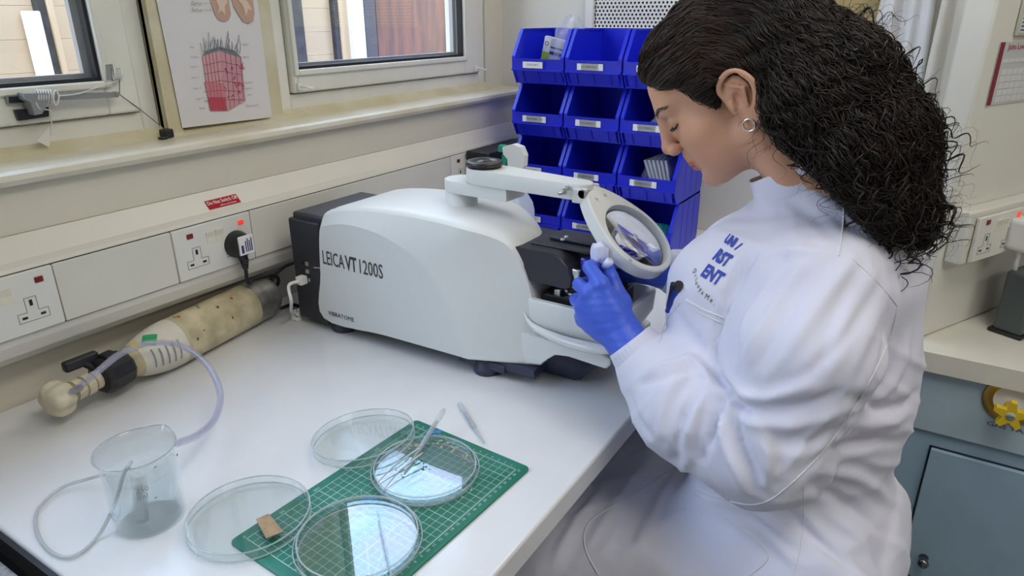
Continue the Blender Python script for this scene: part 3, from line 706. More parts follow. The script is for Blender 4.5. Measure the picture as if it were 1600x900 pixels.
for k in range(6):
    o = MB().rbox((0, -.0035, 0), (.10, .0035, .098), .001, 1).build('flat_packet', mat('clear_packet_plastic', (.62, .66, .74), .2))
    o.location = binp((2, 2), .06, -.006 - k * .0085, .003); o.rotation_euler = (math.radians(-22 + 1.5 * k), 0, 0)
    o.location.y -= 0
    tag(o, 'flat clear packet, ' + ['leftmost', 'second from the left', 'third from the left', 'fourth from the left', 'second from the right', 'rightmost'][k] + ' of the row in a blue bin', 'packet', 'packets leaning in the third row right bin')
bag('teal_wrapper', 'crumpled teal wrapper in the bottom right blue bin', binp((3, 2), .08, -.02, .035), .03, .04, .03, .2, 13, 'wrapper', mat('teal_plastic', (.02, .32, .33), .3))
bag('black_sponge', 'small black object lying in the third row left bin', binp((2, 0), .03, -.04, .018), .012, .016, .012, .2, 17, 'sponge', M_black)

# ------------------------------------------------------------------ spray bottle and black box in the corner
sb = thing('spray_bottle', 'translucent spray bottle with white and green trigger head behind the magnifier arm', 'spray bottle', (1.36, .80, BZ))
sb.location = (1.345, .838, BZ); sb.scale = (.9, .9, .93)
q = Vector(sb.location)
M_trans = mat('frosted_bottle', (.55, .62, .80), .25, spec=.5)
lv = [rrect(-.045, .045, -.035, .035, .012, 0), rrect(-.05, .05, -.038, .038, .014, .008), rrect(-.05, .05, -.038, .038, .014, .150), rrect(-.046, .046, -.034, .034, .014, .172), rrect(-.018, .018, -.018, .018, .012, .218), rrect(-.013, .013, -.013, .013, .012, .232)]
shell(lv, 'bottle', M_trans, sb, Matrix.Identity(4))
MB().lathe([(0, .228), (.016, .228), (.016, .254), (.013, .258), (0, .258)], 24).build('collar', M_white, sb)
hpf = [(.020, .256), (-.014, .256), (-.016, .285), (-.028, .296), (-.030, .313), (.0, .322), (.022, .316), (.032, .296), (.030, .27)]
b = MB().prism([(-.012, -y, z) for y, z in hpf], (.024, 0, 0)); o = b.build('trigger_head', M_white, sb)
MB().prism([(-.006, -y, z) for y, z in [(-.022, .296), (-.034, .294), (-.038, .25), (-.034, .215), (-.028, .215), (-.030, .255), (-.020, .285)]], (.012, 0, 0)).box((-.008, .026, .300), (.008, .044, .316)).build('trigger', mat('green_trigger', (.02, .32, .19), .35), sb)
sb.rotation_euler = (0, 0, math.radians(4))
bz_ = at(752, 243, 1, 1.02)
bk = tag(MB().rbox((bz_.x + .035, 1.02, BZ), (1.74, 1.095, bz_.z), .004).build('black_box', mat('dark_box', (.012, .013, .02), .5)), 'black box standing under the trunking beside the blue bins', 'box')  # plain dark box below the trunking edge

# ------------------------------------------------------------------ end wall: perforated panel, board, hanging coats
pp0 = thing('perforated_panel', 'white perforated metal grille on the end wall above the blue bins', 'grille', (ENDX, .75, 1.5))
L2 = Matrix.Translation(-pp0.location)
MB().rbox((ENDX - .016, .915, 1.428), (ENDX - .001, .942, 1.70), .003, M=L2).rbox((ENDX - .016, .50, 1.42), (ENDX - .001, .942, 1.438), .003, M=L2).build('frame', M_white, pp0)
MB().box((ENDX - .003, .51, 1.43), (ENDX - .001, .92, 1.70), M=L2).build('dark_cavity', M_black, pp0)
b = MB(); pit = .0115; xf = ENDX - .009
rows = int(.19 / pit) + 1
for i in range(rows):
    for j in range(32):
        cy = .915 - pit / 2 - j * pit - (pit / 2 if i % 2 else 0); cz = 1.438 + pit * .43 + i * pit * .86
        hw, hh = pit / 2, pit * .43; r = pit * .29; O = []; I = []
        for k in range(8):
            a = math.pi / 4 * k; ca, sa = math.cos(a), math.sin(a); s_ = 1 / max(abs(ca), abs(sa)); O.append(L2 @ Vector((xf, cy + ca * s_ * hw, cz + sa * s_ * hh))); I.append(L2 @ Vector((xf, cy + ca * r, cz + sa * r)))
        b.add(O + I, [(k, (k + 1) % 8, 8 + (k + 1) % 8, 8 + k) for k in range(8)])
tag(b.build('perforated_sheet', M_white, pp0), kind='stuff')
y0 = at(1415, 0, 0, ENDX).y; y1 = at(1283, 0, 0, ENDX).y; z0 = at(1395, 70, 0, ENDX).z
tag(MB().rbox((ENDX - .02, y0 - .03, z0 - .06), (ENDX - .001, y1, 1.85), .002).build('fibre_board', mat('tan_fibreboard', (.42, .33, .15), .7, noise=.15, nscale=25)), 'tan fibreboard panel on the end wall behind the curly hair', 'board')
M_cloth = mat('white_cloth', (.74, .74, .76), .9, bump=.2, bscale=300)
M_waffle = mat('cream_cloth', (.70, .68, .62), .9, bump=.5, bscale=500)
def hang(name, label, ya, yb, zt, zb_, x0, amp, nf, m, cat, skew=0.0):
    n = 60; mz = 24; vs = []; fs = []
    for j in range(mz + 1):
        v = j / mz; z = zt + (zb_ - zt) * v
        for i in range(n + 1):
            u = i / n; spread = .5 + .5 * v ** .6
            y = (ya + yb) / 2 + (u - .5) * (yb - ya) * spread + skew * v
            a = amp * (.35 + .65 * v); x = x0 - a * (1 + math.sin(u * nf * 2 * math.pi + .8 * math.sin(v * 4))) - .006 * math.sin(3 * math.pi * u)
            vs.append((x, y, z))
    for j in range(mz):
        for i in range(n): fs.append((j * (n + 1) + i, j * (n + 1) + i + 1, (j + 1) * (n + 1) + i + 1, (j + 1) * (n + 1) + i))
    o = MB().add(vs, fs, True).build(name, m)
    md = o.modifiers.new('thick', 'SOLIDIFY'); md.thickness = .002; md.offset = 1
    return tag(o, label, cat)
hang('hanging_lab_coat', 'white lab coat hanging on the end wall behind the curly hair', .062, .215, 1.66, .9, ENDX - .03, .014, 3, M_cloth, 'lab coat')
hang('hanging_towel', 'cream waffle-weave cloth hanging beside the partition edge', .0, .085, 1.62, .95, ENDX - .07, .010, 1.2, M_waffle, 'towel', -.01)

# ------------------------------------------------------------------ right-hand partition and counter
pa = Vector((1.403, -.022, 0)); A25 = math.radians(27); pd_ = Vector((math.cos(A25), -math.sin(A25), 0)); pn = Vector((math.sin(A25), math.cos(A25), 0))
def PM(u, n, z): return pa + pd_ * u + pn * n + Vector((0, 0, z))
MPart = Matrix(((pd_.x, pn.x, 0, pa.x), (pd_.y, pn.y, 0, pa.y), (0, 0, 1, 0), (0, 0, 0, 1)))
o = MB().rbox((0, 0, .9), (.53, .052, 2.6), .006, 3, M=MPart).build('partition', M_end); o['kind'] = 'structure'; o.name = 'wall_partition'
def onP(px, py, off=0.0):
    v = Vector((px - 800, py - 450, FPX)); r = Vector([sum(RW[i][k] * v[k] for k in range(3)) for i in range(3)])
    p0 = pa - pn * off; t = (p0 - CAM).dot(pn) / r.dot(pn); P = CAM + r * t
    return (P - pa).dot(pd_), P.z
# trunking on the partition
tk = thing('short_cable_trunking', 'short cream trunking on the right-hand partition above the white counter', 'trunking', PM(.0, 0, 1.1), (0, 0, -A25))
MB().rbox((.018, -.030, -.048), (.50, -.0005, .050), .004, 3).build('body', M_trunk, tk)
s4 = double_socket(0, .152, 'double wall socket beside the curl tips on the right-hand partition', on=(0, 1), gangs=(0, 1), loc=PM(.112, -.0335, 1.098), rot=-A25, z0=0, z1=.084)
u, z = onP(1578, 368, .06)
ch = thing('white_adapter', 'white plug-in adapter with printed label in the right-hand socket', 'adapter', PM(.165, -.036, 1.095), (0, 0, -A25))
MB().rbox((-.020, -.045, -.030), (.032, 0, .030), .009, 4).build('adapter_body', M_white, ch)
MB().rbox((-.004, -.0462, -.020), (.026, -.0445, .022), .0005, 1).build('rating_label', M_ink, ch)
for k in range(5): MB().box((.0, -.0466, -.016 + k * .008), (.020 - (k % 2) * .005, -.0461, -.0125 + k * .008)).build('label_line', M_paper, ch)
MB().tube(catmull([(.004, -.02, -.028), (.0, -.022, -.05), (.006, -.02, -.075), (.02, -.018, -.095)], 6), .004, 10).build('adapter_cord', M_wc, ch)
u, z = onP(1566, 398, .05)
mn = thing('grey_monitor', 'dark grey equipment box at the frame edge on the white counter', 'equipment', PM(.155, -.10, .9), (0, 0, -A25))
MB().rbox((0, 0, .006), (.3, .05, .125), .006).build('casing', mat('dark_grey_casing', (.07, .085, .085), .35), mn)
MB().rbox((-.003, -.004, 0), (.30, .056, .008), .003).build('base', M_black, mn)
# calendar and notice
u0, zt = onP(1563, 66); u1, zb_ = onP(1540, 165)
cal = thing('wall_calendar', 'paper wall calendar with a dark red stripe on the right-hand partition', 'calendar', PM(u0, -.001, zb_), (0, 0, -A25))
ch_ = zt - zb_
MB().box((0, -.0008, 0), (.20, 0, ch_)).build('sheet', mat('calendar_grey', (.55, .56, .58), .5), cal)
MB().box((0, -.0014, 0), (.013, -.0007, ch_)).build('red_stripe', mat('maroon_print', (.22, .01, .03), .5), cal)
b = MB()
for r_ in range(5):
    for c_ in range(9): b.box((.022 + c_ * .018, -.0014, .004 + r_ * .011), (.038 + c_ * .018, -.0007, .0135 + r_ * .011))
for c_ in range(9): b.box((.020 + c_ * .018, -.0014, .068), (.036 + c_ * .018, -.0007, .074))
tag(b.build('date_cells', mat('calendar_cell', (.68, .69, .70), .5), cal), kind='stuff')
text('heading', 'John Lew', .014, frame_M((.052, -.0016, ch_ - .008), (1, 0, 0), (0, 0, 1)), mat('red_print', (.5, .01, .02), .5), cal)
u0, z0 = onP(1582, 56)
nt_ = thing('framed_notice', 'small framed notice above the wall calendar', 'notice', PM(u0, -.001, z0), (0, 0, -A25))
MB().rbox((0, -.005, 0), (.12, 0, .16), .002).build('frame', mat('notice_frame', (.55, .55, .45), .4), nt_)
MB().rbox((.004, -.006, .004), (.116, -.0045, .156), .001, 1).build('notice_sheet', mat('pale_green_paper', (.68, .72, .62), .5), nt_)
for k in range(4): MB().box((.006, -.0066, .008 + k * .006), (.05, -.0059, .010 + k * .006)).build('print_line', mat('navy_ink', (.02, .02, .15), .5), nt_)
# counter
ct_ = thing('side_counter', 'cream worktop on a pale blue cupboard at the right edge', 'counter', (1.9, -.8, 0))
L3 = Matrix.Translation(-ct_.location)
far = pa + pd_ * .75
P = [(1.352, -.024), (1.352, -1.6), (1.88, -1.6), (1.88, -.024)]
M_ctop = mat('counter_cream', (.74, .72, .63), .3, noise=.04, nscale=20)
M_blue = mat('pale_blue_cupboard', (0.32, 0.46, 0.58), .42, noise=.05, nscale=20)
M_blue2 = mat('paler_blue_fascia', (0.42, 0.54, 0.62), .42, noise=.04, nscale=20)
MB().prism([L3 @ Vector((x, y, .862)) for x, y in P], (0, 0, .038)).build('worktop', M_ctop, ct_)
MB().box((1.376, -1.58, .08), (1.86, -.030, .862), M=L3).build('carcass', M_blue, ct_)
MB().rbox((1.368, -1.58, .7325), (1.377, -.030, .861), .002, 2, M=L3).build('fascia', M_blue2, ct_)
MB().box((1.3745, -1.58, .7295), (1.377, -.030, .7325), M=L3).build('fascia_gap', mat('blue_shadow_gap', (.1, .16, .25), .6), ct_)
d1 = at(1455, 700, 0, 1.37)
MB().box((1.3735, -.5985, .1215), (1.3765, d1.y + .003, d1.z + .003), M=L3).build('door_gap', M_black, ct_)
dr = MB().rbox((1.366, -.597, .123), (1.376, d1.y, d1.z), .002, 2, M=L3).build('door', M_blue, ct_)
hk = at(1442, 884, 0, 1.34)
MB().lathe([(0, .026), (.007, .026), (.010, .021), (.009, .014), (.006, .008), (.009, 0), (0, 0)], 20, L3 @ Matrix.Translation((1.366, hk.y, hk.z)) @ Matrix.Rotation(math.radians(-90), 4, 'Y')).build('door_knob', mat('dark_chrome', (.25, .25, .25), .12, 1), dr)
# gas tap
gc = at(1584, 627, 0, 1.366)
gt = thing('gas_tap', 'yellow star-shaped gas tap in a round brass plate on the blue cupboard', 'gas tap', (1.3675, gc.y, gc.z))
RY = Matrix.Rotation(math.radians(-90), 4, 'Y')
MB().lathe([(.030, .002), (.031, .0035), (.045, .0035), (.047, .002), (.047, 0), (.030, 0)], 48, RY, closed=True).build('brass_ring', mat('gas_brass', (.50, .34, .10), .3, .9), gt)
MB().lathe([(.031, .0016), (.026, .0008), (0, .0008), (0, 0), (.031, 0)], 40, RY).build('white_dish', M_white, gt)
kc = at(1579, 648, 0, 1.335); kc = kc - Vector(gt.location); kc.x = 0
MB().cyl((0, kc.y * .9, kc.z * .9), (-.028, kc.y, kc.z), .010).build('stem', mat('gas_yellow', (.75, .52, .02), .35), gt)
st = []
for k in range(10):
    a = math.radians(18 + 36 * k); r = .026 if k % 2 == 0 else .0125
    for da in ((-.16, .16) if k % 2 == 0 else (0,)): st.append((-.026, kc.y + r * math.cos(a + da), kc.z + r * math.sin(a + da)))
o = MB().prism(st, (-.014, 0, 0)).build('star_knob', mat('gas_yellow', (.75, .52, .02), .35), gt)
MB().lathe([(0, .0155), (.007, .0155), (.0075, .014), (.0075, .013)], 24, Matrix.Translation((-.026, kc.y, kc.z)) @ RY).build('knob_cap', mat('cap_grey', (.4, .42, .42), .3), gt)
text('cap_print', 'GAS', .006, frame_M((-.0420, kc.y, kc.z), (0, -1, 0), (0, 0, 1)), M_ink, gt)
t0 = at(1570, 668, 0, 1.366)
text('panel_lettering', 'GAS TAP', .012, frame_M((-.0012, t0.y - gt.location.y - .004, t0.z - gt.location.z), (0, -1, 0), (0, 0, 1)), mat('navy_ink', (.02, .02, .15), .5), gt, 0, 1.35)
text('plate_print', 'OFF', .007, frame_M((-.0042, .0, .038), (0, -1, 0), (0, 0, 1)), M_ink, gt, .0004, 1.3)

# ------------------------------------------------------------------ poster between the windows
PY = FRY - .0245
pw = [at(243, -6, 1, PY), at(285, 200, 1, PY), at(425, 183, 1, PY), at(401, -6, 1, PY)]
po = thing('anatomy_poster', 'white printed sheet with a brain and a pink tissue block between the windows', 'poster', (pw[1].x, PY, pw[1].z))
LPo = Matrix.Translation(-po.location)
n = 10; vs = []; fs = []
top = 1.62
dxl = (pw[0].x - pw[1].x) / (pw[0].z - pw[1].z); dxr = (pw[3].x - pw[2].x) / (pw[3].z - pw[2].z)
def curl(u, v): return .0025 * math.sin(u * 3.1) * (1 - v) + .0015 * math.sin(u * 9 + v * 4)
for j in range(n + 1):
    for i in range(n + 1):
        u, v = i / n, j / n; zl = pw[1].z + (top - pw[1].z) * v; zr = pw[2].z + (top - pw[2].z) * v
        xl_ = pw[1].x + dxl * (zl - pw[1].z); xr_ = pw[2].x + dxr * (zr - pw[2].z)
        vs.append(LPo @ Vector((xl_ + (xr_ - xl_) * u, PY - abs(curl(u, v)) * .3, zl + (zr - zl) * u)))
for j in range(n):
    for i in range(n): fs.append((j * (n + 1) + i, j * (n + 1) + i + 1, (j + 1) * (n + 1) + i + 1, (j + 1) * (n + 1) + i))
o = MB().add(vs, fs, True).build('paper_sheet', mat('poster_paper', (.70, .68, .69), .5), po)
def pq(px, py, d=.002):
    return LPo @ at(px, py, 1, PY - d)
def pmesh(name, polys, m, d=.002):
    b = MB()
    for P in polys: b.poly([pq(x, y, d) for x, y in P])
    return b.build(name, m, po)
def pline(name, segs, wd, m, d=.0026):
    b = MB()
    for P in segs:
        for (x0, y0), (x1, y1) in zip(P[:-1], P[1:]):
            l = math.hypot(x1 - x0, y1 - y0) or 1; nx, ny = -(y1 - y0) / l * wd / 2, (x1 - x0) / l * wd / 2
            b.poly([pq(x0 + nx, y0 + ny, d), pq(x1 + nx, y1 + ny, d), pq(x1 - nx, y1 - ny, d), pq(x0 - nx, y0 - ny, d)])
    o = b.build(name, m, po); return tag(o, kind='stuff')
M_pk = mat('print_pink', (.62, .33, .36), .5); M_pk2 = mat('print_rose', (.56, .30, .34), .5); M_dr = mat('print_crimson', (.50, .06, .10), .5)
M_br = mat('print_brain_tan', (.52, .34, .26), .5); M_br2 = mat('print_brain_light', (.70, .55, .44), .5); M_gl = mat('print_grey', (.16, .19, .22), .5)
pmesh('left_lobe', [[(327, -6), (331, 8), (336, 22), (341, 31), (350, 34), (358, 31), (361, 22), (359, 8), (357, -6)]], M_br)
pmesh('right_lobe', [[(361, -6), (365, 10), (372, 22), (380, 34), (389, 37), (396, 33), (398, 20), (396, 5), (394, -6)]], M_br)
pmesh('white_matter', [[(338, 0), (342, 12), (340, 22), (346, 16), (352, 24), (351, 10), (356, 2), (349, -4)]], M_br2, .0026)
pmesh('white_matter', [[(372, 0), (380, 10), (384, 26), (388, 14), (394, 16), (388, 4), (380, -4)]], M_br2, .0026)
pmesh('block_left_face', [[(316, 87), (343, 78), (354, 173), (329, 173)]], M_pk)
pmesh('block_right_face', [[(343, 78), (377, 89), (384, 158), (355, 174)]], M_pk2)
pmesh('block_base', [[(325, 152), (352, 152), (354, 173), (329, 173)]], M_dr, .0026)
pmesh('block_mid', [[(320, 128), (349, 130), (352, 152), (325, 152)]], mat('print_coral', (.58, .20, .24), .5), .0024)
pmesh('block_top', [[(316, 87), (322, 80), (343, 73), (368, 80), (377, 90), (343, 79)]], M_gl, .0026)
pr = random.Random(4)
segs = []
for k in range(26):
    x = 317 + k * 2.3; y = 84 - 8 * (1 - abs(x - 343) / 32); h = 10 + pr.random() * 22; P = [(x, y)]
    for j in range(4): P.append((P[-1][0] + pr.uniform(-1.6, 1.6), P[-1][1] - h / 4))
    segs.append(P)
pline('surface_hairs', segs, .8, M_gl)
segs = [[(321 + k * 5.5, 86 - k * 1.6), (333 + k * 5, 172)] for k in range(4)] + [[(318, 102 + k * 14), (346, 96 + k * 15), (379, 104 + k * 13)] for k in range(5)] + [[(352 + k * 8, 82 + k * 2), (360 + k * 7, 170 - k * 4)] for k in range(4)]
pline('cell_walls', segs, .7, mat('print_maroon', (.33, .08, .10), .5))
segs = []
for k in range(26):
    x, y = 348 + pr.random() * 32, 100 + pr.random() * 60
    segs += [[(x, y), (x + pr.uniform(-4, 4), y + pr.uniform(-4, 4))], [(x, y), (x + pr.uniform(-4, 4), y + pr.uniform(-4, 4))]]
pline('nerve_cells', segs, 1.0, mat('print_red', (.5, .03, .06), .5))
XD = (pq(400, 170) - pq(300, 182)); XD.y = 0; YD = pq(340, 0) - pq(350, 100)
def ptxt(s, px, py, size):
    p = pq(px, py, .003); text('caption', s, size, frame_M(p, XD, YD), M_grey_ink, po)
ptxt('Gyrus', 307, 5, .0085); ptxt('Sulcus', 308, 15.5, .0085)
pline('leader_lines', [[(317, 5), (330, 5)], [(318, 15), (333, 15)]], .6, M_grey_ink)
for s, px, py in (('Pial', 300, 74), ('Surface', 304, 89), ('Layer 1', 304, 104), ('Layer 2', 305, 121), ('Layer 3', 308, 138), ('Layer 4', 312, 154), ('Deep', 316, 169), ('Axons', 384, 69), ('Apical', 384, 89), ('Dendrite', 388, 129), ('Neuron', 389, 138), ('Soma', 390, 148), ('White matter', 394, 165)):
    ptxt(s, px, py, .0055)

# ------------------------------------------------------------------ window handle, strings, clip
M_hg = mat('handle_grey', (.25, .26, .27), .4)
LWn = Matrix.Translation(-Vector(win1.location)); hy = FRY - .018
def W(px, py, y=None): return LWn @ at(px, py, 1, hy if y is None else y)
def wbar(name, pts, y0, y1, m, parent=win1):
    b = MB(); P = [W(px, py, y0) for px, py in pts]
    for p in P: p.y = y0 - win1.location.y
    return b.prism(P, (0, y1 - y0, 0)).build(name, m, parent)
hd_ = wbar('handle_lever', [(75, 146), (183, 144), (186, 152), (75, 158)], FRY - .034, FRY - .026, M_hg)
wbar('handle_neck', [(38, 146), (76, 146), (76, 160), (66, 178), (55, 180), (48, 160), (40, 156)], FRY - .040, FRY - .012, M_hg)
wbar('handle_plate', [(8, 149), (46, 147), (48, 161), (12, 163)], FRY - .018, FRY - .012, M_hg); wbar('handle_slot', [(14, 151), (38, 150), (40, 160), (15, 161)], FRY - .0195, FRY - .017, M_black)
wbar('dark_keeper', [(24, 172), (76, 167), (77, 182), (30, 189)], FRY - .020, FRY - .012, M_black)
wbar('handle_end', [(180, 143), (187, 144), (188, 149), (183, 152)], FRY - .036, FRY - .024, M_chrome)
wbar('latch_plate', [(165, 101), (176, 100), (178, 124), (167, 126)], FRY - .019, FRY - .012, M_metal)
M_str = mat('white_string', (.72, .71, .66), .8)
b = MB()
for k in range(6):
    cx = 57 + k * 4.0; P = []
    for i in range(13):
        a = 2 * math.pi * i / 12; P.append(at(cx + 2.0 * math.cos(a) + 1.5, 152 + 11 * math.sin(a), 1, FRY - .031 - .009 * math.cos(a)))
    b.tube(P, .0011, 6)
P = [at(88, 142, 1, FRY - .042), at(92, 150, 1, FRY - .045), at(89, 164, 1, FRY - .043), at(84, 160, 1, FRY - .042), at(84, 146, 1, FRY - .042), at(88, 141, 1, FRY - .042)]
b.tube(catmull(P, 5), .0013, 6)
P = [at(56, 160, 1, FRY - .040), at(62, 170, 1, FRY - .040), at(76, 172, 1, FRY - .030), at(80, 180, 1, FRY - .024), at(80, 212, 1, FRY - .020)]
b.tube(catmull(P, 5), .0010, 6)
P = [at(90, 150, 1, FRY - .040), at(125, 146, 1, FRY - .040), at(150, 137, 1, FRY - .030), at(185, 126, 1, FRY - .024)]
b.tube(catmull(P, 5), .0009, 6)
b.prism([at(79, 195, 1, FRY - .020), at(57, 220, 1, FRY - .020), at(77, 230, 1, FRY - .020), at(80, 215, 1, FRY - .020)], (0, .001, 0))
tag(b.build('white_string'  , M_str), 'white string wound round the grey window handle with a loose tail', 'string')
b = MB()
for k in range(4):
    P = [at(178 + k * 3 + 2 * math.cos(a), 115 + 9 * math.sin(a), 1, FRY - .024 - .006 * math.cos(a)) for a in [2 * math.pi * i / 10 for i in range(11)]]; b.tube(P, .0011, 6)
tag(b.build('string_wrap', M_str), 'white string wound round the metal latch on the left window frame', 'string')
c_ = at(191, 116, 1, FRY - .03)
tag(MB().lathe([(0, .012), (.007, .011), (.009, .006), (.009, 0), (0, 0)], 20, Matrix.Translation((c_.x, FRY - .012, c_.z)) @ Matrix.Rotation(math.radians(90), 4, 'X')).build('window_knob', mat('clear_white_plastic', (.8, .82, .82), .15)), 'clear plastic knob on the left window frame above the handle', 'window knob')
P = [at(187, 120, 1, FRY - .02), at(187, 143, 1, FRY - .02), at(190, 150, 1, FRY - .02), at(215, 168, 1, FRY - .013), at(250, 196, 1, FRY - .028)]
tag(MB().tube(catmull(P, 6), .0007, 5).build('black_thread', M_black), 'thin black thread running from the window latch down to a black clip', 'string')
cc = at(258, 200, 1, 1.205)
b = MB().rbox((cc.x - .008, 1.196, SZ + .003), (cc.x + .010, 1.214, SZ + .018), .002).rbox((cc.x - .020, 1.190, SZ + .002), (cc.x - .006, 1.202, SZ + .007), .002)
tag(b.build('black_clip', M_black), 'small black clip on the window sill below the poster', 'clip')

# red sticker on the trunking slope
so = Vector((0, LY + .003, TZ1 + .006)); si = Vector((0, APR - .004, 1.171))
sl0 = at(324, 338, 1, LY + .002); sl1 = at(383, 322, 1, LY + .002)
rp = Vector(((LY + .014), 1.140)); rq = Vector((APR - .004, 1.1705))
sd = (rq - rp).normalized()
cx_ = at(351, 323, 1, 1.124).x; st_ = thing('red_warning_sticker', 'red sticker reading Do Not Switch Off on the trunking slope', 'sticker', (cx_, rp.x + sd.x * .012, rp.y + sd.y * .012))
MS = frame_M((0, 0, 0), (1, 0, 0), (0, sd.x, sd.y))
MB().box((-.034, -.0095, .0002), (.034, .0095, .0009), M=MS).build('sticker_face', M_red, st_)
text('sticker_text', 'Do Not Switch Off', .0105, MS @ Matrix.Translation((0, .003, .0011)), M_paper, st_, .0001, .78)
text('sticker_text', 'without permission', .0050, MS @ Matrix.Translation((.008, -.0055, .0011)), M_paper, st_, 0, .9)

# ------------------------------------------------------------------ gas cylinder
ca = Vector((.845, 1.118, .9425)); cb_ = Vector((.505, 1.066, .9425)); cv = (cb_ - ca).normalized()
gy = thing('gas_cylinder', 'small worn cream gas cylinder lying on the bench against the wall', 'gas cylinder', (ca + cb_) / 2 - Vector((0, 0, .0425)))
side = Vector((0, 0, 1)).cross(cv).normalized(); upv = Vector((0, 0, 1))
GM = Matrix.Translation(-gy.location) @ Matrix(((side.x, upv.x * 0 + cv.cross(side).x, cv.x, ca.x), (side.y, cv.cross(side).y, cv.y, ca.y), (side.z, cv.cross(side).z, cv.z, ca.z), (0, 0, 0, 1)))
R_ = .042
M_cyl = mat('worn_cream_paint', (.66, .58, .38), .45, nscale=22, col2=(.42, .36, .22), bump=.2, bscale=90)
M_cylm = mat('worn_bare_metal', (.46, .45, .41), .38, .7, nscale=30, col2=(.25, .24, .22))
MB().lathe([(0, .004), (.026, .0), (.034, .003), (.040, .012), (R_, .024), (R_, .068)], 48, GM).build('base_end', M_cylm, gy)
MB().lathe([(R_, .068), (R_ + .0004, .0685), (R_ + .0004, .250), (.0405, .272), (.036, .295), (.029, .318), (.022, .333), (.017, .340)], 48, GM).build('painted_body', M_cyl, gy)
# wrap label near shoulder
def cylpatch(s0, s1, a0, a1, off, name, m, ns=8, na=16, shape=None):
    vs = []; fs = []
    for i in range(ns + 1):
        for j in range(na + 1):
            s_ = s0 + (s1 - s0) * i / ns; a = a0 + (a1 - a0) * j / na
            if shape: s_, a = shape(i / ns, j / na)
            rr = R_ + off
            for (ra, za), (rb, zb__) in zip([(R_, .250), (.0405, .272), (.036, .295), (.029, .318), (.022, .333)], [(.0405, .272), (.036, .295), (.029, .318), (.022, .333), (.017, .34)]):
                if za <= s_ <= zb__: rr = ra + (rb - ra) * (s_ - za) / (zb__ - za) + off
            vs.append(GM @ Vector((rr * math.cos(a), rr * math.sin(a), s_)))
    for i in range(ns):
        for j in range(na): fs.append((i * (na + 1) + j, i * (na + 1) + j + 1, (i + 1) * (na + 1) + j + 1, (i + 1) * (na + 1) + j))
    return MB().add(vs, fs, True).build(name, m, gy)
# angle that points to the camera
cl = GM.to_3x3().inverted() @ (CAM - (ca + cb_) / 2); AC = math.atan2(cl.y, cl.x)
M_lb = mat('aged_label_white', (.68, .65, .56), .5, noise=.08, nscale=40)
cylpatch(.245, .322, AC - 1.9, AC + 1.6, .0009, 'wrap_label', M_lb)
cylpatch(.238, .246, AC - 1.9, AC + 1.6, .0008, 'label_band', mat('label_tan', (.50, .44, .30), .5))
updir = 1 if (GM.to_3x3() @ Vector((math.cos(AC + .6), math.sin(AC + .6), 0))).z > (GM.to_3x3() @ Vector((math.cos(AC - .6), math.sin(AC - .6), 0))).z else -1
ag = AC + updir * .62
cylpatch(.284, .312, ag - .34, ag + .34, .0014, 'green_diamond', mat('green_print', (.02, .34, .12), .45), 8, 8, lambda u, v: (.298 + .0155 * (u - v) * 1.0, ag + .42 * (u + v - 1)))
cylpatch(.312, .323, ag - .1, ag + .6, .0013, 'yellow_print', mat('yellow_print', (.75, .60, .05), .45))
for k in range(5):
    cylpatch(.262 + k * .011, .2645 + k * .011, AC - updir * .85, AC + updir * (.02 if k < 4 else .15), .0014, 'label_print', M_grey_ink, 1, 8)
for k in range(9):
    s_ = .10 + pr.random() * .13; a = AC + pr.uniform(-.7, 1.2); cylpatch(s_, s_ + .002 + pr.random() * .004, a, a + .05 + pr.random() * .12, .0008, 'scuff_mark', mat('scuff_dark', (.12, .10, .08), .6) if k % 3 else mat('scuff_red', (.4, .05, .03), .6), 1, 4)
# black guard + valve + handle + ribbed cap
MB().lathe([(.016, .333), (.024, .335), (.029, .342), (.031, .360), (.030, .376), (.026, .384), (.014, .387)], 10, GM, sm=False).rbox((-.012, .010, .350), (.012, .034, .372), .004, M=GM).build('valve_guard', M_black, gy)
M_cream = mat('valve_cream', (.62, .55, .38), .35)
vb = MB()
for (z0, z1, r) in ((.384, .396, .015), (.396, .400, .012), (.400, .412, .017), (.412, .416, .013), (.416, .428, .0165), (.428, .440, .011)): vb.lathe([(0, z0), (r, z0), (r, z1), (0, z1)], 20, GM, sm=False)
vb.build('valve_body', M_cream, gy)
pr2 = [(0, .436)] + [(.020, .436), (.024, .440), (.026, .448), (.025, .460), (.020, .468), (.008, .470), (0, .470)]
vs = []; nn_ = 48
for k in range(nn_):
    a = 2 * math.pi * k / nn_
    for r, z in pr2:
        rr = r * (1 + .09 * math.cos(6 * a)) if r > .01 else r
        vs.append(GM @ Vector((rr * math.cos(a), rr * math.sin(a), z)))
m_ = len(pr2); fs = [(k * m_ + i, ((k + 1) % nn_) * m_ + i, ((k + 1) % nn_) * m_ + i + 1, k * m_ + i + 1) for k in range(nn_) for i in range(m_ - 1)]
MB().add(vs, fs, True).build('hand_wheel', mat('hand_wheel_cream', (.66, .60, .44), .5, noise=.15, nscale=60), gy)
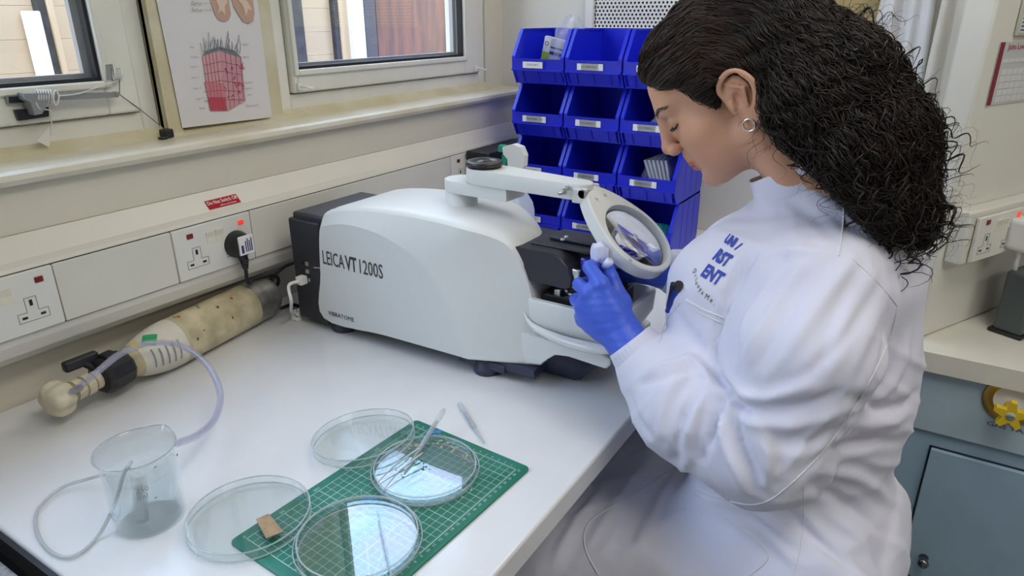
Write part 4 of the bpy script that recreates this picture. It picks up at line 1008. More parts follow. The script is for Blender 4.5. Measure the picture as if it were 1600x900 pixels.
# T handle: stem up/back then a bar
bc = at(126, 565, 1, 1.075)
bl_ = Matrix.Translation(-gy.location)
d0 = at(102, 574, 1, 1.075) ; d1_ = at(149, 556, 1, 1.075)
hb_ = (d1_ - d0).normalized(); mid = (d0 + d1_) / 2
MH = bl_ @ frame_M(mid, hb_, Vector((0, -1, 0)).cross(hb_))
MB().rbox((-.026, -.0085, -.007), (.026, .0085, .007), .004, 3, M=MH).build('tee_handle', M_black, gy)
vp = (GM @ Vector((0, 0, .372)))
MB().tube([bl_ @ mid, (bl_ @ mid) * .5 + vp * .5, vp], [.006, .005, .008], 12).build('handle_stem', M_black, gy)
vo = GM @ Vector((0, 0, .405)); vo2 = bl_ @ at(112, 612, 1, 1.030)
MB().tube([vo, vo2], [.007, .005], 12).build('hose_outlet', M_metal, gy)

# ------------------------------------------------------------------ tubing
bc_ = Vector((.3425, .738, BZ))     # beaker centre
M_tube = clear_mat('clear_vinyl', (.90, .90, .95), 1.5, .08, haze=.15, hcol=(.70, .70, .82))
hp_ = Vector(gy.location) + vo2
pts = [hp_ + Vector((-.004, .004, -.002)), hp_ + Vector((.004, -.006, .004)), at(150, 583, 2, .985), at(190, 552, 2, .990), at(235, 536, 2, .985), at(285, 541, 2, .975), at(325, 572, 2, .955), at(344, 615, 2, .935), at(335, 655, 2, .935), at(308, 680, 2, .955), at(278, 692, 2, .990)]
tb_ = tag(MB().tube(catmull(pts, 10), .0052, 14, cap=False).tube(catmull(pts, 10), .0032, 10, cap=False).build('clear_hose', M_tube), 'thick clear hose arching from the gas valve to the beaker', 'hose')
P = [at(205, 722, 2, 1.006), at(199, 730, 2, 1.009), at(192, 745, 2, .99), at(180, 785, 2, .94), at(155, 835, 2, .905), at(118, 868, 2, .9035), at(82, 864, 2, .9035), at(58, 832, 2, .9035), at(60, 795, 2, .904), at(95, 763, 2, .906), at(140, 748, 2, .915), at(163, 742, 2, .93)]
P2 = catmull(P, 10)
tag(MB().tube(P2, .0022, 10).build('thin_tube', clear_mat('thin_clear_tube', (.8, .82, .82), 1.5, .1, haze=.3, hcol=(.75, .77, .76))), 'thin clear tube looping over the bench left of the beaker', 'hose')

# ------------------------------------------------------------------ beaker
M_gl = clear_mat('beaker_glass', (.93, .95, .95), 1.5, .0); M_water = clear_mat('water', (1, 1, 1), 1.15, .0)
bk_ = thing('beaker', 'glass beaker of water with clear hose and tube hooked over its rim', 'beaker', bc_)
rr_ = .0405
prof = [(0, .0), (.034, .0), (.039, .002), (rr_, .007), (rr_, .088), (.0415, .096), (.044, .1005), (.0448, .1012), (.0446, .1024), (.0436, .1026), (.0405, .098), (rr_ - .0016, .088), (rr_ - .0016, .008), (.036, .0030), (0, .0028)]
vs = []; N_ = 64
for k in range(N_):
    a = 2 * math.pi * k / N_; sp = max(0, math.cos(a - math.radians(20))) ** 22
    for r, z in prof: vs.append(((r + (.006 * sp if z > .09 else .003 * sp if z > .08 else 0)) * math.cos(a), (r + (.006 * sp if z > .09 else .003 * sp if z > .08 else 0)) * math.sin(a), z))
m_ = len(prof); fs = [(k * m_ + i, ((k + 1) % N_) * m_ + i, ((k + 1) % N_) * m_ + i + 1, k * m_ + i + 1) for k in range(N_) for i in range(m_ - 1)]
smooth_angle(MB().add(vs, fs, True).build('glass_body', M_gl, bk_, merge=True), 32)
rw = rr_ - .0017
smooth_angle(MB().lathe([(0, .0031), (.0355, .0033), (rw, .009), (rw, .0725), (rw - .001, .0722), (rw - .003, .0716), (0, .0715)], 64).build('water', M_water, bk_, merge=True), 30)
vs = []
for k in range(N_):
    a = 2 * math.pi * k / N_; sp = max(0, math.cos(a - math.radians(20))) ** 22; r = .0442 + .006 * sp; vs.append((r * math.cos(a), r * math.sin(a), .1018))
MB().tube(vs, .0009, 8, closed=True).build('rim', clear_mat('beaker_rim', (.75, .78, .78), 1.7, .03, haze=.25, hcol=(.8, .84, .85)), bk_)
# printed marks on the glass
for k, s in enumerate(('250', 'ml')):
    a = math.radians(-118 + 0); p = Vector((rr_ * math.cos(a) * 1.01, rr_ * math.sin(a) * 1.01, .070 - k * .010))
    text('volume_mark', s, .009, frame_M(p, (-math.sin(a), math.cos(a), 0), (0, 0, 1)), M_grey_ink, bk_)
for (a_, z_, w_) in ((-30, .095, .004), (-12, .085, .005), (-40, .083, .003)):
    a = math.radians(a_); p = Vector(((rr_ + .002) * math.cos(a), (rr_ + .002) * math.sin(a), z_)); MT = frame_M(p, (-math.sin(a), math.cos(a), 0), (0, 0, 1))
    MB().rbox((-w_ / 2, -.0012, -.0003), (w_ / 2, .0012, .0004), .0002, 1, M=MT).build('ink_mark', mat('navy_ink', (.02, .02, .15), .5), bk_)
sy = MB().lathe([(0, -.030), (.0085, -.030), (.0085, .030), (.0075, .031), (.0075, -.028), (0, -.028)], 24, Matrix.Rotation(math.radians(9), 4, 'Y'))
o = sy.build('plastic_sleeve', clear_mat('milky_plastic', (.97, .98, .98), 1.35, .2, haze=.16, hcol=(.95, .97, .98))); o.location = bc_ + Vector((-.010, -.006, .040)); tag(o, 'milky plastic sleeve standing in the water of the beaker', 'sleeve')
for k, (dx, dy, dz, s_) in enumerate(((.0, -.022, .040, .0016), (-.006, .012, .0722, .002), (.012, -.012, .0722, .0018))):
    o = MB().rbox((-s_, -s_ * .5, -.0004), (s_, s_ * .5, .0004), .0003, 1).build('green_speck', mat('dark_green_speck', (.02, .2, .12), .6)); o.location = bc_ + Vector((dx, dy, dz))
    tag(o, ['dark green speck in the middle of the beaker water', 'dark green speck floating at the back of the beaker', 'dark speck floating at the right of the beaker water'][k], 'speck')

# ------------------------------------------------------------------ cutting mat
mT, mR_, mL = at(650, 655, 2, BZ + .003), at(834, 726, 2, BZ + .003), at(357, 846, 2, BZ + .003)
ux = (mT - mL); uy = (mT - mR_); Wm, Hm = ux.length, uy.length; ux.normalize(); uy = Vector((-ux.y, ux.x, 0))
mc = mT - ux * Wm / 2 - uy * Hm / 2
cm = thing('cutting_mat', 'green self-healing cutting mat with white grid under the dishes', 'cutting mat', (mc.x, mc.y, BZ), (0, 0, math.atan2(ux.y, ux.x)))
shell([rrect(-Wm / 2, Wm / 2, -Hm / 2, Hm / 2, .008, 0), rrect(-Wm / 2, Wm / 2, -Hm / 2, Hm / 2, .008, .0026), rrect(-Wm / 2 + .0004, Wm / 2 - .0004, -Hm / 2 + .0004, Hm / 2 - .0004, .008, .003)], 'mat_body', mat('mat_green', (.010, .185, .125), .42, noise=.06, nscale=60, bump=.1, bscale=800), cm, Matrix.Identity(4))
M_gr = mat('grid_print', (.50, .62, .58), .5)
pit = .0107; nx = int((Wm - .024) / pit); ny = int((Hm - .024) / pit); gx0, gy0 = -nx * pit / 2, -ny * pit / 2
b = MB(); zt = .00315
def gl_(x0, y0, x1, y1, wd):
    d = Vector((x1 - x0, y1 - y0)); d.normalize(); n = Vector((-d.y, d.x)) * wd / 2
    b.add([(x0 + n.x, y0 + n.y, zt), (x0 - n.x, y0 - n.y, zt), (x1 - n.x, y1 - n.y, zt), (x1 + n.x, y1 + n.y, zt)], [(0, 1, 2, 3)])
for i in range(nx + 1): gl_(gx0 + i * pit, gy0, gx0 + i * pit, -gy0, .0009 if i in (0, nx) or i % 5 == 0 else .0005)
for j in range(ny + 1): gl_(gx0, gy0 + j * pit, -gx0, gy0 + j * pit, .0009 if j in (0, ny) or j % 5 == 0 else .0005)
gl_(gx0 + 3 * pit, gy0 + pit, gx0 + 13 * pit, gy0 + 13 * pit, .0005); gl_(gx0 + 3 * pit, gy0 + pit, gx0 + 20 * pit, gy0 + 11 * pit, .0005); gl_(gx0 + 2 * pit, -gy0 - 2 * pit, gx0 + 12 * pit, gy0 + 4 * pit, .0005)
for i in range(nx * 5 + 1): gl_(gx0 + i * pit / 5, gy0, gx0 + i * pit / 5, gy0 + (.0028 if i % 5 else .004), .0003)
for j in range(ny * 5 + 1): gl_(-gx0, gy0 + j * pit / 5, -gx0 - .0028, gy0 + j * pit / 5, .0003)
tag(b.build('grid_lines', M_gr, cm), kind='stuff')
b = MB()
for i in range(nx + 1):
    vs, fs = text_verts(str(i), .0055); b.add([Vector((v.x + gx0 + i * pit, v.y + gy0 - .0045, .0032)) for v in vs], fs)
for j in range(1, ny + 1):
    vs, fs = text_verts(str(j), .0055); b.add([Vector((-v.y - gx0 + .0045, v.x + gy0 + j * pit, .0032)) for v in vs], fs)
for i in range(0, nx + 1, 5):
    vs, fs = text_verts(str(i * 10), .0065); b.add([Vector((-v.x + gx0 + i * pit, -v.y - gy0 + .005, .0032)) for v in vs], fs)
tag(b.build('scale_numbers', M_gr, cm), kind='stuff')
for (px, py) in ((678, 676), (581, 780)):
    p = at(px, py, 2, BZ + .003); q = cm.matrix_world
    o = MB().rbox((-.011, -.004, 0), (.011, .004, .0007), .0003, 1).build('blue_tape', mat('blue_tape', (.02, .22, .55), .4)); o.location = (p.x, p.y, BZ + .0034); o.rotation_euler = (0, 0, math.radians(-48))
    tag(o, 'small blue tape strip on the mat ' + ('behind the far filled dish' if py < 700 else 'between the two filled dishes'), 'tape')

# ------------------------------------------------------------------ petri dishes
M_dish = clear_mat('dish_polystyrene', (.94, .96, .96), 1.5, .03)
M_rim = clear_mat('dish_rim', (.80, .84, .85), 1.6, .08, haze=.30, hcol=(.85, .88, .9))
M_liq = clear_mat('dish_liquid', (.93, .97, .97), 2.25, .0, film=((.80, .95, 1), (1, .86, 1)))
def dish_part(name, r, h, parent, z=0, flip=False, liquid=0.0):
    t = .0011
    pf = [(0, 0), (r, 0), (r, h), (r - t, h), (r - t, t), (0, t)]
    if flip: pf = [(a, h - z_) for a, z_ in pf][::-1]
    o = MB().lathe([(a, z_ + z) for a, z_ in pf], 72).build(name, M_dish, parent, merge=True); smooth_angle(o, 30)
    zr = z + (0 if flip else h); zb__ = z + (h if flip else 0)
    b = MB().lathe([(r - t * 1.2, zr - .0006), (r + .0003, zr - .0006), (r + .0003, zr + .0006), (r - t * 1.2, zr + .0006)], 72, closed=True)
    b.build(name + '_rim', M_rim, parent)
    MB().lathe([(r - t, zb__ - .0005), (r + .0004, zb__ - .0005), (r + .0004, zb__ + .0009), (r - t, zb__ + .0009)], 72, closed=True).build(name + '_base_ring', M_rim, parent)
    if liquid: MB().lathe([(0, z + liquid), (r - t - .0002, z + liquid), (r - t - .0002, z + liquid - .0006)], 64, sm=False).build('liquid', M_liq, parent)
    return o
def wall_ring(parent, r):
    MB().lathe([(r, 0), (r, .010), (r - .001, .010), (r - .001, 0)], 72, closed=True).build('outer_lid', M_dish, parent)
    MB().lathe([(r - .001, .0095), (r + .0003, .0095), (r + .0003, .0107), (r - .001, .0107)], 72, closed=True).build('lid_rim', M_rim, parent)
d2 = thing('petri_dish', 'round clear petri dish of liquid with tissue scraps, farther of the two', 'petri dish', (.585, .505, BZ + .0038))
dish_part('bottom_dish', .0675, .014, d2, .0012, liquid=.009); wall_ring(d2, .0715)
d4 = thing('petri_dish', 'round clear petri dish of liquid at the bottom edge, nearer of the two', 'petri dish', (.4395, .486, BZ + .0038))
dish_part('bottom_dish', .0685, .015, d4, .0012, liquid=.009); wall_ring(d4, .0728)
l1 = thing('shallow_dish', 'empty clear petri lid tilted against the far dish at the top of the mat', 'petri lid', (.592, .621, BZ + .0045))
dish_part('lid_shell', .0715, .011, l1, 0)
l3 = thing('shallow_dish', 'empty clear petri lid over the mat corner beside the beaker, brown paper inside', 'petri lid', (.402, .629, BZ + .0042))
dish_part('lid_shell', .0715, .011, l3, 0)
ax_ = Vector((.585 - .592, .505 - .621, 0)).normalized(); l1.rotation_mode = 'QUATERNION'
l1.rotation_quaternion = Quaternion(Vector((0, 0, 1)).cross(ax_), math.radians(-6.0)); l1.location.z = BZ + .0120
l3.rotation_euler = (0, math.radians(.0), 0)
# brown paper chip
p4 = [at(400, 812, 2, BZ + .012), at(420, 803, 2, BZ + .012), at(443, 831, 2, BZ + .012), at(416, 842, 2, BZ + .012)]
b = MB().prism(p4, (0, 0, .0008)); tag(b.build('brown_paper_chip', mat('brown_paper', (.40, .27, .15), .7, noise=.2, nscale=120)), 'small square brown paper chip in the lid at the mat corner', 'paper chip')
b = MB().prism([p + Vector((.006, -.004, -.0055)) for p in p4], (0, 0, .0008)); 
# tissue scraps
M_tis = mat('pale_tissue', (.50, .45, .30), .6, noise=.3, nscale=300); M_tis2 = mat('dark_tissue', (.06, .09, .08), .6)
tr_ = random.Random(12)
cnt = 0
def scrap(x, y, s, m, label, grp):
    bm = bmesh.new(); bmesh.ops.create_icosphere(bm, subdivisions=1, radius=s)
    for v in bm.verts: v.co = Vector((v.co.x * tr_.uniform(.6, 1.6), v.co.y * tr_.uniform(.5, 1.2), v.co.z * .45))
    o = MB().bm(bm).build('tissue_scrap', m); o.location = (x, y, BZ + .0145); o.rotation_euler = (0, 0, tr_.random() * 6)
    tag(o, label, 'tissue scrap', grp)
for k in range(46):
    a = math.radians(tr_.uniform(-48, 78)); r = tr_.uniform(.048, .063)
    scrap(.585 + r * math.cos(a), .505 + r * math.sin(a), tr_.uniform(.0010, .0024), M_tis, 'tiny pale tissue scrap along the far rim inside the farther filled dish', 'pale tissue scraps along the rim')
for k in range(14):
    a = tr_.uniform(0, 6.28); r = tr_.uniform(.0, .045)
    scrap(.585 + r * math.cos(a), .505 + r * math.sin(a), tr_.uniform(.0008, .0018), M_tis2, 'tiny dark speck floating mid-dish in the farther filled dish', 'dark specks mid-dish')
# pipettes
def pipette(name, label, a, b_, cat='pipette'):
    a, b_ = Vector(a), Vector(b_); d = (b_ - a); L_ = d.length; q = Vector((0, 0, 1)).rotation_difference(d.normalized())
    MQ = q.to_matrix().to_4x4()
    o = MB().lathe([(.0, 0), (.0030, .001), (.0042, .006), (.0042, .022), (.0030, .027), (.0036, .030), (.0036, L_ * .62), (.0024, L_ * .68), (.0014, L_ - .003), (.0012, L_), (.0006, L_), (.0008, L_ * .69), (.0028, L_ * .61), (.0028, .030), (0, .026)], 20, MQ).build(name, clear_mat('pipette_plastic', (.86, .88, .9), 1.5, .06, haze=.16, hcol=(.85, .87, .9)))
    o.location = a; return tag(o, label, cat)
pa_ = at(694, 640, 2, BZ + .028)
pipette('glass_pipette', 'clear plastic pipette lying across the lid rim into the far dish', pa_, Vector((.560, .520, BZ + .0150)))
pipette('glass_pipette', 'thin clear pipette lying on the bench behind the mat corner', at(717, 630, 2, BZ + .0044), at(757, 692, 2, BZ + .0044))
for k, (p0, p1) in enumerate((((585, 760), (655, 700)), ((600, 765), (660, 708)))):
    A, B = at(*p0, 2, BZ + .0150), at(*p1, 2, BZ + .026)
    tag(MB().tube(catmull([A, (A + B) / 2 + Vector((-.004, .004, .0)), B], 6), [.0005 + .0009 * i / 12 for i in range(13)], 6).build('tweezer_arm', M_metal), ['left arm of fine steel forceps resting in the far dish', 'right arm of fine steel forceps resting in the far dish'][k], 'forceps')
A, B = at(590, 800, 2, BZ + .021), at(612, 900, 2, BZ + .021)
tag(MB().tube([A, B], .0012, 8).build('fine_rod', clear_mat('pipette_plastic', (1, 1, 1))), 'thin clear rod lying across the nearer filled dish', 'rod')
# transparent sheet under the mat area
A_ = at(240, 838, 2, BZ + .0003); 

# ------------------------------------------------------------------ implicit surfaces for the figure
def smin(a, b, k):
    if k <= 0: return np.minimum(a, b)
    h = np.clip(.5 + .5 * (b - a) / k, 0, 1); return b + (a - b) * h - k * h * (1 - h)
def smax(a, b, k): return -smin(-a, -b, k)
def cap(P, a, b, ra, rb=None):
    rb = ra if rb is None else rb; a = np.array(a, np.float32); b = np.array(b, np.float32); ab = b - a
    t = np.clip((P - a) @ ab / max(float(ab @ ab), 1e-12), 0, 1)
    return np.linalg.norm(P - a - t[..., None] * ab, axis=-1) - (ra + (rb - ra) * t)
def ell(P, c, r, R=None):
    q = P - np.array(c, np.float32)
    if R is not None: q = q @ np.array(R, np.float32)
    r = np.array(r, np.float32); k0 = np.linalg.norm(q / r, axis=-1); k1 = np.linalg.norm(q / (r * r), axis=-1)
    return k0 * (k0 - 1) / np.maximum(k1, 1e-6)
def nets(f, lo, hi, h):
    lo = np.array(lo, np.float32); n = [int((hi[i] - lo[i]) / h) + 2 for i in range(3)]
    V = np.empty(n, np.float32); ys, zs = np.meshgrid(np.arange(n[1]), np.arange(n[2]), indexing='ij')
    st = 12
    for i in range(0, n[0], st):
        xs = np.arange(i, min(i + st, n[0])); G = np.empty((len(xs), n[1], n[2], 3), np.float32)
        G[..., 0] = lo[0] + xs[:, None, None] * h; G[..., 1] = lo[1] + ys * h; G[..., 2] = lo[2] + zs * h
        V[i:i + len(xs)] = f(G)
    S_ = V < 0
    c = np.zeros([k - 1 for k in n], np.int8)
    for dx in (0, 1):
        for dy in (0, 1):
            for dz in (0, 1): c += S_[dx:n[0] - 1 + dx, dy:n[1] - 1 + dy, dz:n[2] - 1 + dz]
    act = np.argwhere((c > 0) & (c < 8)); idx = -np.ones(c.shape, np.int32); idx[tuple(act.T)] = np.arange(len(act))
    acc = np.zeros((len(act), 3)); cnt = np.zeros(len(act)); corners = [(0, 0, 0), (1, 0, 0), (0, 1, 0), (1, 1, 0), (0, 0, 1), (1, 0, 1), (0, 1, 1), (1, 1, 1)]
    for a in corners:
        for ax in range(3):
            if a[ax]: continue
            b = list(a); b[ax] = 1
            va = V[act[:, 0] + a[0], act[:, 1] + a[1], act[:, 2] + a[2]]; vb = V[act[:, 0] + b[0], act[:, 1] + b[1], act[:, 2] + b[2]]
            m = (va < 0) != (vb < 0); t = np.where(m, va / np.where(m, va - vb, 1), 0)
            p = act + np.array(a) + t[:, None] * (np.array(b) - np.array(a)); acc += p * m[:, None]; cnt += m
    verts = lo + acc / cnt[:, None] * h; F = []
    for ax in range(3):
        u, v = (ax + 1) % 3, (ax + 2) % 3
        sl0 = [slice(1, n[k] - 1) for k in range(3)]; sl0[ax] = slice(0, n[ax] - 1); sl1 = list(sl0); sl1[ax] = slice(1, n[ax])
        A, B = S_[tuple(sl0)], S_[tuple(sl1)]; e = np.argwhere(A != B); flip = A[tuple(e.T)]
        off = np.array([1, 1, 1]); off[ax] = 0; g = e + off; q = []
        for du, dv in ((-1, -1), (0, -1), (0, 0), (-1, 0)):
            t = g.copy(); t[:, u] += du; t[:, v] += dv; q.append(idx[tuple(t.T)])
        q = np.stack(q, 1); q = np.where(flip[:, None], q, q[:, ::-1]); F.append(q)
    return verts, np.concatenate(F)
def mesh_obj(name, verts, faces, m, parent=None):
    me = bpy.data.meshes.new(name); me.from_pydata(np.asarray(verts).tolist(), [], np.asarray(faces).tolist())
    me.polygons.foreach_set('use_smooth', [True] * len(me.polygons)); me.update(); me.materials.append(m)
    o = bpy.data.objects.new(name, me); COL.objects.link(o); o.parent = parent; return o
def vnormals(v, f):
    n = np.zeros_like(v); a = np.cross(v[f[:, 2]] - v[f[:, 0]], v[f[:, 3]] - v[f[:, 1]])
    for k in range(4): np.add.at(n, f[:, k], a)
    return n / np.maximum(np.linalg.norm(n, axis=1, keepdims=True), 1e-12)
def laplace(v, f, it=1, lam=.5):
    e = np.concatenate([f[:, [0, 1]], f[:, [1, 2]], f[:, [2, 3]], f[:, [3, 0]]]); e = np.concatenate([e, e[:, ::-1]])
    for _ in range(it):
        s = np.zeros_like(v); c = np.zeros(len(v)); np.add.at(s, e[:, 0], v[e[:, 1]]); np.add.at(c, e[:, 0], 1); v = v + lam * (s / c[:, None] - v)
    return v
def shrink_cam(p, s): return CAM + (Vector(p) - CAM) * s

woman = thing('person', 'seated person with long dark curly hair, white lab coat and blue gloves, bending forward', 'person', (.965, .09, .62))
WL = Matrix.Translation(-woman.location); WO = np.array(woman.location)

# ---- head and neck
HO = np.array((.970, .241, 1.372), np.float32); TH = math.radians(36); YW = math.radians(11); HS = .985
cF, sF = math.cos(TH), math.sin(TH)
Rl = (np.array(((math.cos(YW), -math.sin(YW), 0), (math.sin(YW), math.cos(YW), 0), (0, 0, 1))) @ np.array(((1, 0, 0), (0, cF, sF), (0, -sF, cF)))).astype(np.float32)      # local -> world (rows: world axes)
def toloc(P): return ((P - HO) @ Rl) / HS
def l2w(p): return Vector((Rl @ np.array(p, np.float32)) * HS + HO)
HELIX = [tuple(v) for v in catmull([(.0745, .007, .006), (.0775, .010, .018), (.0830, .004, .028), (.0875, -.008, .032), (.0900, -.019, .026), (.0905, -.025, .012), (.0880, -.022, -.002), (.0840, -.014, -.013)], 3)]
def head(P):
    q = toloc(P); m = q * np.array((-1, 1, 1), np.float32); s = np.abs(q[..., 0]); q2 = q.copy(); q2[..., 0] = s     # mirrored (right = +x)
    d = ell(q, (0, -.012, .050), (.074, .096, .083))
    d = smin(d, ell(q, (0, .048, .060), (.061, .062, .056)), .03)
    d = smin(d, ell(q, (0, .052, -.012), (.050, .054, .062)), .03)
    d = smin(d, ell(q2, (.040, .066, -.008), (.023, .022, .022)), .028)          # cheekbones
    d = smin(d, cap(q2, (.056, .004, -.040), (.020, .078, -.072), .017, .015), .028)    # jaw line
    d = smin(d, ell(q, (0, .045, -.048), (.046, .046, .036)), .02)
    d = smin(d, ell(q2, (.035, .052, -.034), (.026, .037, .036)), .02)           # cheek
    d = smin(d, ell(q, (0, .092, -.073), (.019, .015, .016)), .014)              # chin
    d = smin(d, cap(q2, (.010, .101, .043), (.040, .086, .045), .009, .008), .018)    # brow ridge
    d = smax(d, -ell(q2, (.033, .110, .024), (.015, .011, .010)), .012)          # eye sockets
    d = smin(d, ell(q2, (.031, .0870, .024), (.0145, .0135, .0130)), .002)       # closed-down lids over the eyeball
    d = smin(d, cap(q2, (.016, .098, .0215), (.044, .085, .0185), .0022, .0018), .003)   # lower lid rim
    d = smin(d, cap(q, (0, .110, .034), (0, .123, -.003), .0080, .0095), .014)   # nose bridge
    d = smin(d, ell(q, (0, .1240, -.0060), (.0110, .0100, .0095)), .006)
    d = smin(d, ell(q2, (.0125, .1165, -.0120), (.0075, .0100, .0080)), .005)    # alae
    d = smax(d, -ell(q2, (.0065, .1205, -.0190), (.0035, .0055, .0040)), .002)   # nostrils
    d = smin(d, cap(q, (0, .104, -.028), (0, .103, -.040), .010), .010)          # philtrum mass
    d = smin(d, cap(q2, (0, .1070, -.0410), (.0215, .0940, -.0455), .0050, .0022), .005)   # upper lip
    d = smin(d, cap(q2, (0, .1065, -.0510), (.0190, .0940, -.0480), .0052, .0026), .005)   # lower lip
    d = smax(d, -cap(q2, (0, .1130, -.0462), (.0240, .0965, -.0455), .0010, .0008), .0015)
    d = smax(d, -ell(q, (0, .114, -.0600), (.018, .006, .0045)), .008)
    # ears
    qe = q2.copy(); qe[..., 1] = (q2[..., 1] - .006) / 1.16; qe[..., 2] = (q2[..., 2] - .002) / 1.16; qe[..., 0] = q2[..., 0] - .42 * np.clip(.010 - q2[..., 1], 0, .04) * (q2[..., 0] > .06)
    e = ell(qe, (.0745, -.004, .004), (.0075, .016, .029))
    for a_, b__ in zip(HELIX[:-1], HELIX[1:]): e = smin(e, cap(qe, a_, b__, .0031), .0022)
    e = smin(e, ell(qe, (.0790, -.008, -.021), (.0045, .0080, .0095)), .005); e = smin(e, ell(qe, (.0800, .006, -.002), (.0035, .0035, .006)), .002)
    e = smin(e, cap(qe, (.0810, -.002, .020), (.0850, -.014, .010), .0024), .002); e = smin(e, cap(qe, (.0850, -.014, .010), (.0830, -.008, -.008), .0022), .002)
    e = smax(e, -ell(qe, (.0860, -.003, .002), (.0100, .0065, .0095)), .002); e = smax(e, -ell(qe, (.0900, -.009, .024), (.0045, .0085, .0055)), .002)
    d = smin(d, e, .004)
    # neck
    n = cap(P, (.965, .10, 1.205), (.970, .190, 1.325), .050, .047); n = smin(n, cap(P, (.948, .135, 1.215), (.918, .205, 1.335), .014, .016), .03)
    return smin(d, n, .022)
hv, hf = nets(head, (.865, .02, 1.17), (1.075, .42, 1.50), .0019)
M_skin = mat('skin', (1, 1, 1), .48, attr='tone', sss=.12, bump=.12, bscale=900, spec=.4)
face = mesh_obj('body', hv - WO, hf, M_skin, woman)
q = toloc(hv.astype(np.float32)); s_ = np.abs(q[:, 0])
base_c = np.array((.60, .325, .205)); colr = np.tile(base_c, (len(q), 1))
def blend(mask, c): 
    global colr
    colr = colr * (1 - mask[:, None]) + np.array(c) * mask[:, None]
g = lambda c, r: np.exp(-np.sum(((np.stack([s_, q[:, 1], q[:, 2]], 1) - np.array(c)) / np.array(r)) ** 2, 1))
blend(np.clip(g((.045, .085, -.010), (.026, .03, .022)) * .35, 0, 1), (.60, .25, .17))
blend(np.clip(g((0, .132, -.008), (.016, .02, .014)) * .35, 0, 1), (.60, .26, .19))
lip = np.maximum(g((.004, .110, -.0415), (.017, .014, .0036)), g((.004, .109, -.0510), (.016, .014, .0042))); blend(np.clip(lip * 1.5, 0, 1) * .85, (.42, .11, .095))
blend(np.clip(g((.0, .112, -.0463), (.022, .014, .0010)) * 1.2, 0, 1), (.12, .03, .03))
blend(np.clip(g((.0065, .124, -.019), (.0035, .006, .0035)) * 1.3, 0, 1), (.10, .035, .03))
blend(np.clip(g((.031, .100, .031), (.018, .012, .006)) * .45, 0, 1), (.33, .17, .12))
blend(np.clip(g((.082, -.006, .008), (.012, .012, .02)) * .4, 0, 1), (.55, .20, .13))
ca_ = face.data.color_attributes.new('tone', 'FLOAT_COLOR', 'POINT'); ca_.data.foreach_set('color', np.concatenate([colr, np.ones((len(q), 1))], 1).astype(np.float32).ravel())
fb = BVHTree.FromPolygons([Vector(v) for v in hv], hf.tolist())
M_hairm = mat('dark_brown_hair', (0.030, 0.018, 0.012), .42, nscale=60, col2=(.010, .006, .005), spec=.5)
def on_face(p, out=.0006):
    loc, nr, i, d = fb.find_nearest(l2w(p)); return loc + nr * out
# brow, lashes (left side shown, right side too)
for sg in (-1, 1):
    b = MB(); r_ = random.Random(2)
    for k in range(60):
        t = k / 59; x = sg * (.011 + .036 * t); y = .112 - .022 * t * t - .004 * t; z = .0405 + .0065 * math.sin(t * 2.4) + r_.uniform(-.0024, .0024)
        A = on_face((x, y, z), .0004); B = on_face((x + sg * .007, y - .003, z + .0022 * (1 - t * 1.6)), .0010); b.tube([A, (A + B) / 2 + (B - A).orthogonal().normalized() * .0002, B], [.0005, .0005, .0001], 4)
    o = b.build('eyebrow', M_hairm, woman); o.data.transform(WL); o['kind'] = 'stuff'
    b = MB(); P = []
    for k in range(13):
        t = k / 12; P.append(on_face((sg * (.0165 + .029 * t), .101 - .014 * t, .0180 - .0022 * math.sin(math.pi * t)), .0006))
    b.tube(P, .0010, 6)
    for k in range(26):
        t = k / 25; A = on_face((sg * (.017 + .029 * t), .101 - .014 * t, .0180 - .0022 * math.sin(math.pi * t)), .0002)
        dv = Vector(Rl @ np.array((sg * (.15 + .7 * t), .85, -.50))).normalized(); up_ = Vector(Rl @ np.array((0, .3, .8)))
        b.tube([A, A + dv * .004, A + dv * .0075 + up_ * .0016], [.0004, .0003, .0001], 4)
    o = b.build('eyelashes', M_black, woman); o.data.transform(WL); o['kind'] = 'stuff'
# hoop earring
ec = l2w((-.0850, .007, -.0300))
eo = MB().lathe([(.0075 + .0015 * math.cos(a), .0024 * math.sin(a)) for a in [2 * math.pi * i / 10 for i in range(10)]], 36, WL @ frame_M(ec, Vector(Rl @ np.array((.25, 1, 0))), Vector(Rl @ np.array((0, 0, 1)))), closed=True).build('hoop_earring', mat('silver', (.85, .84, .80), .18, 1), woman)

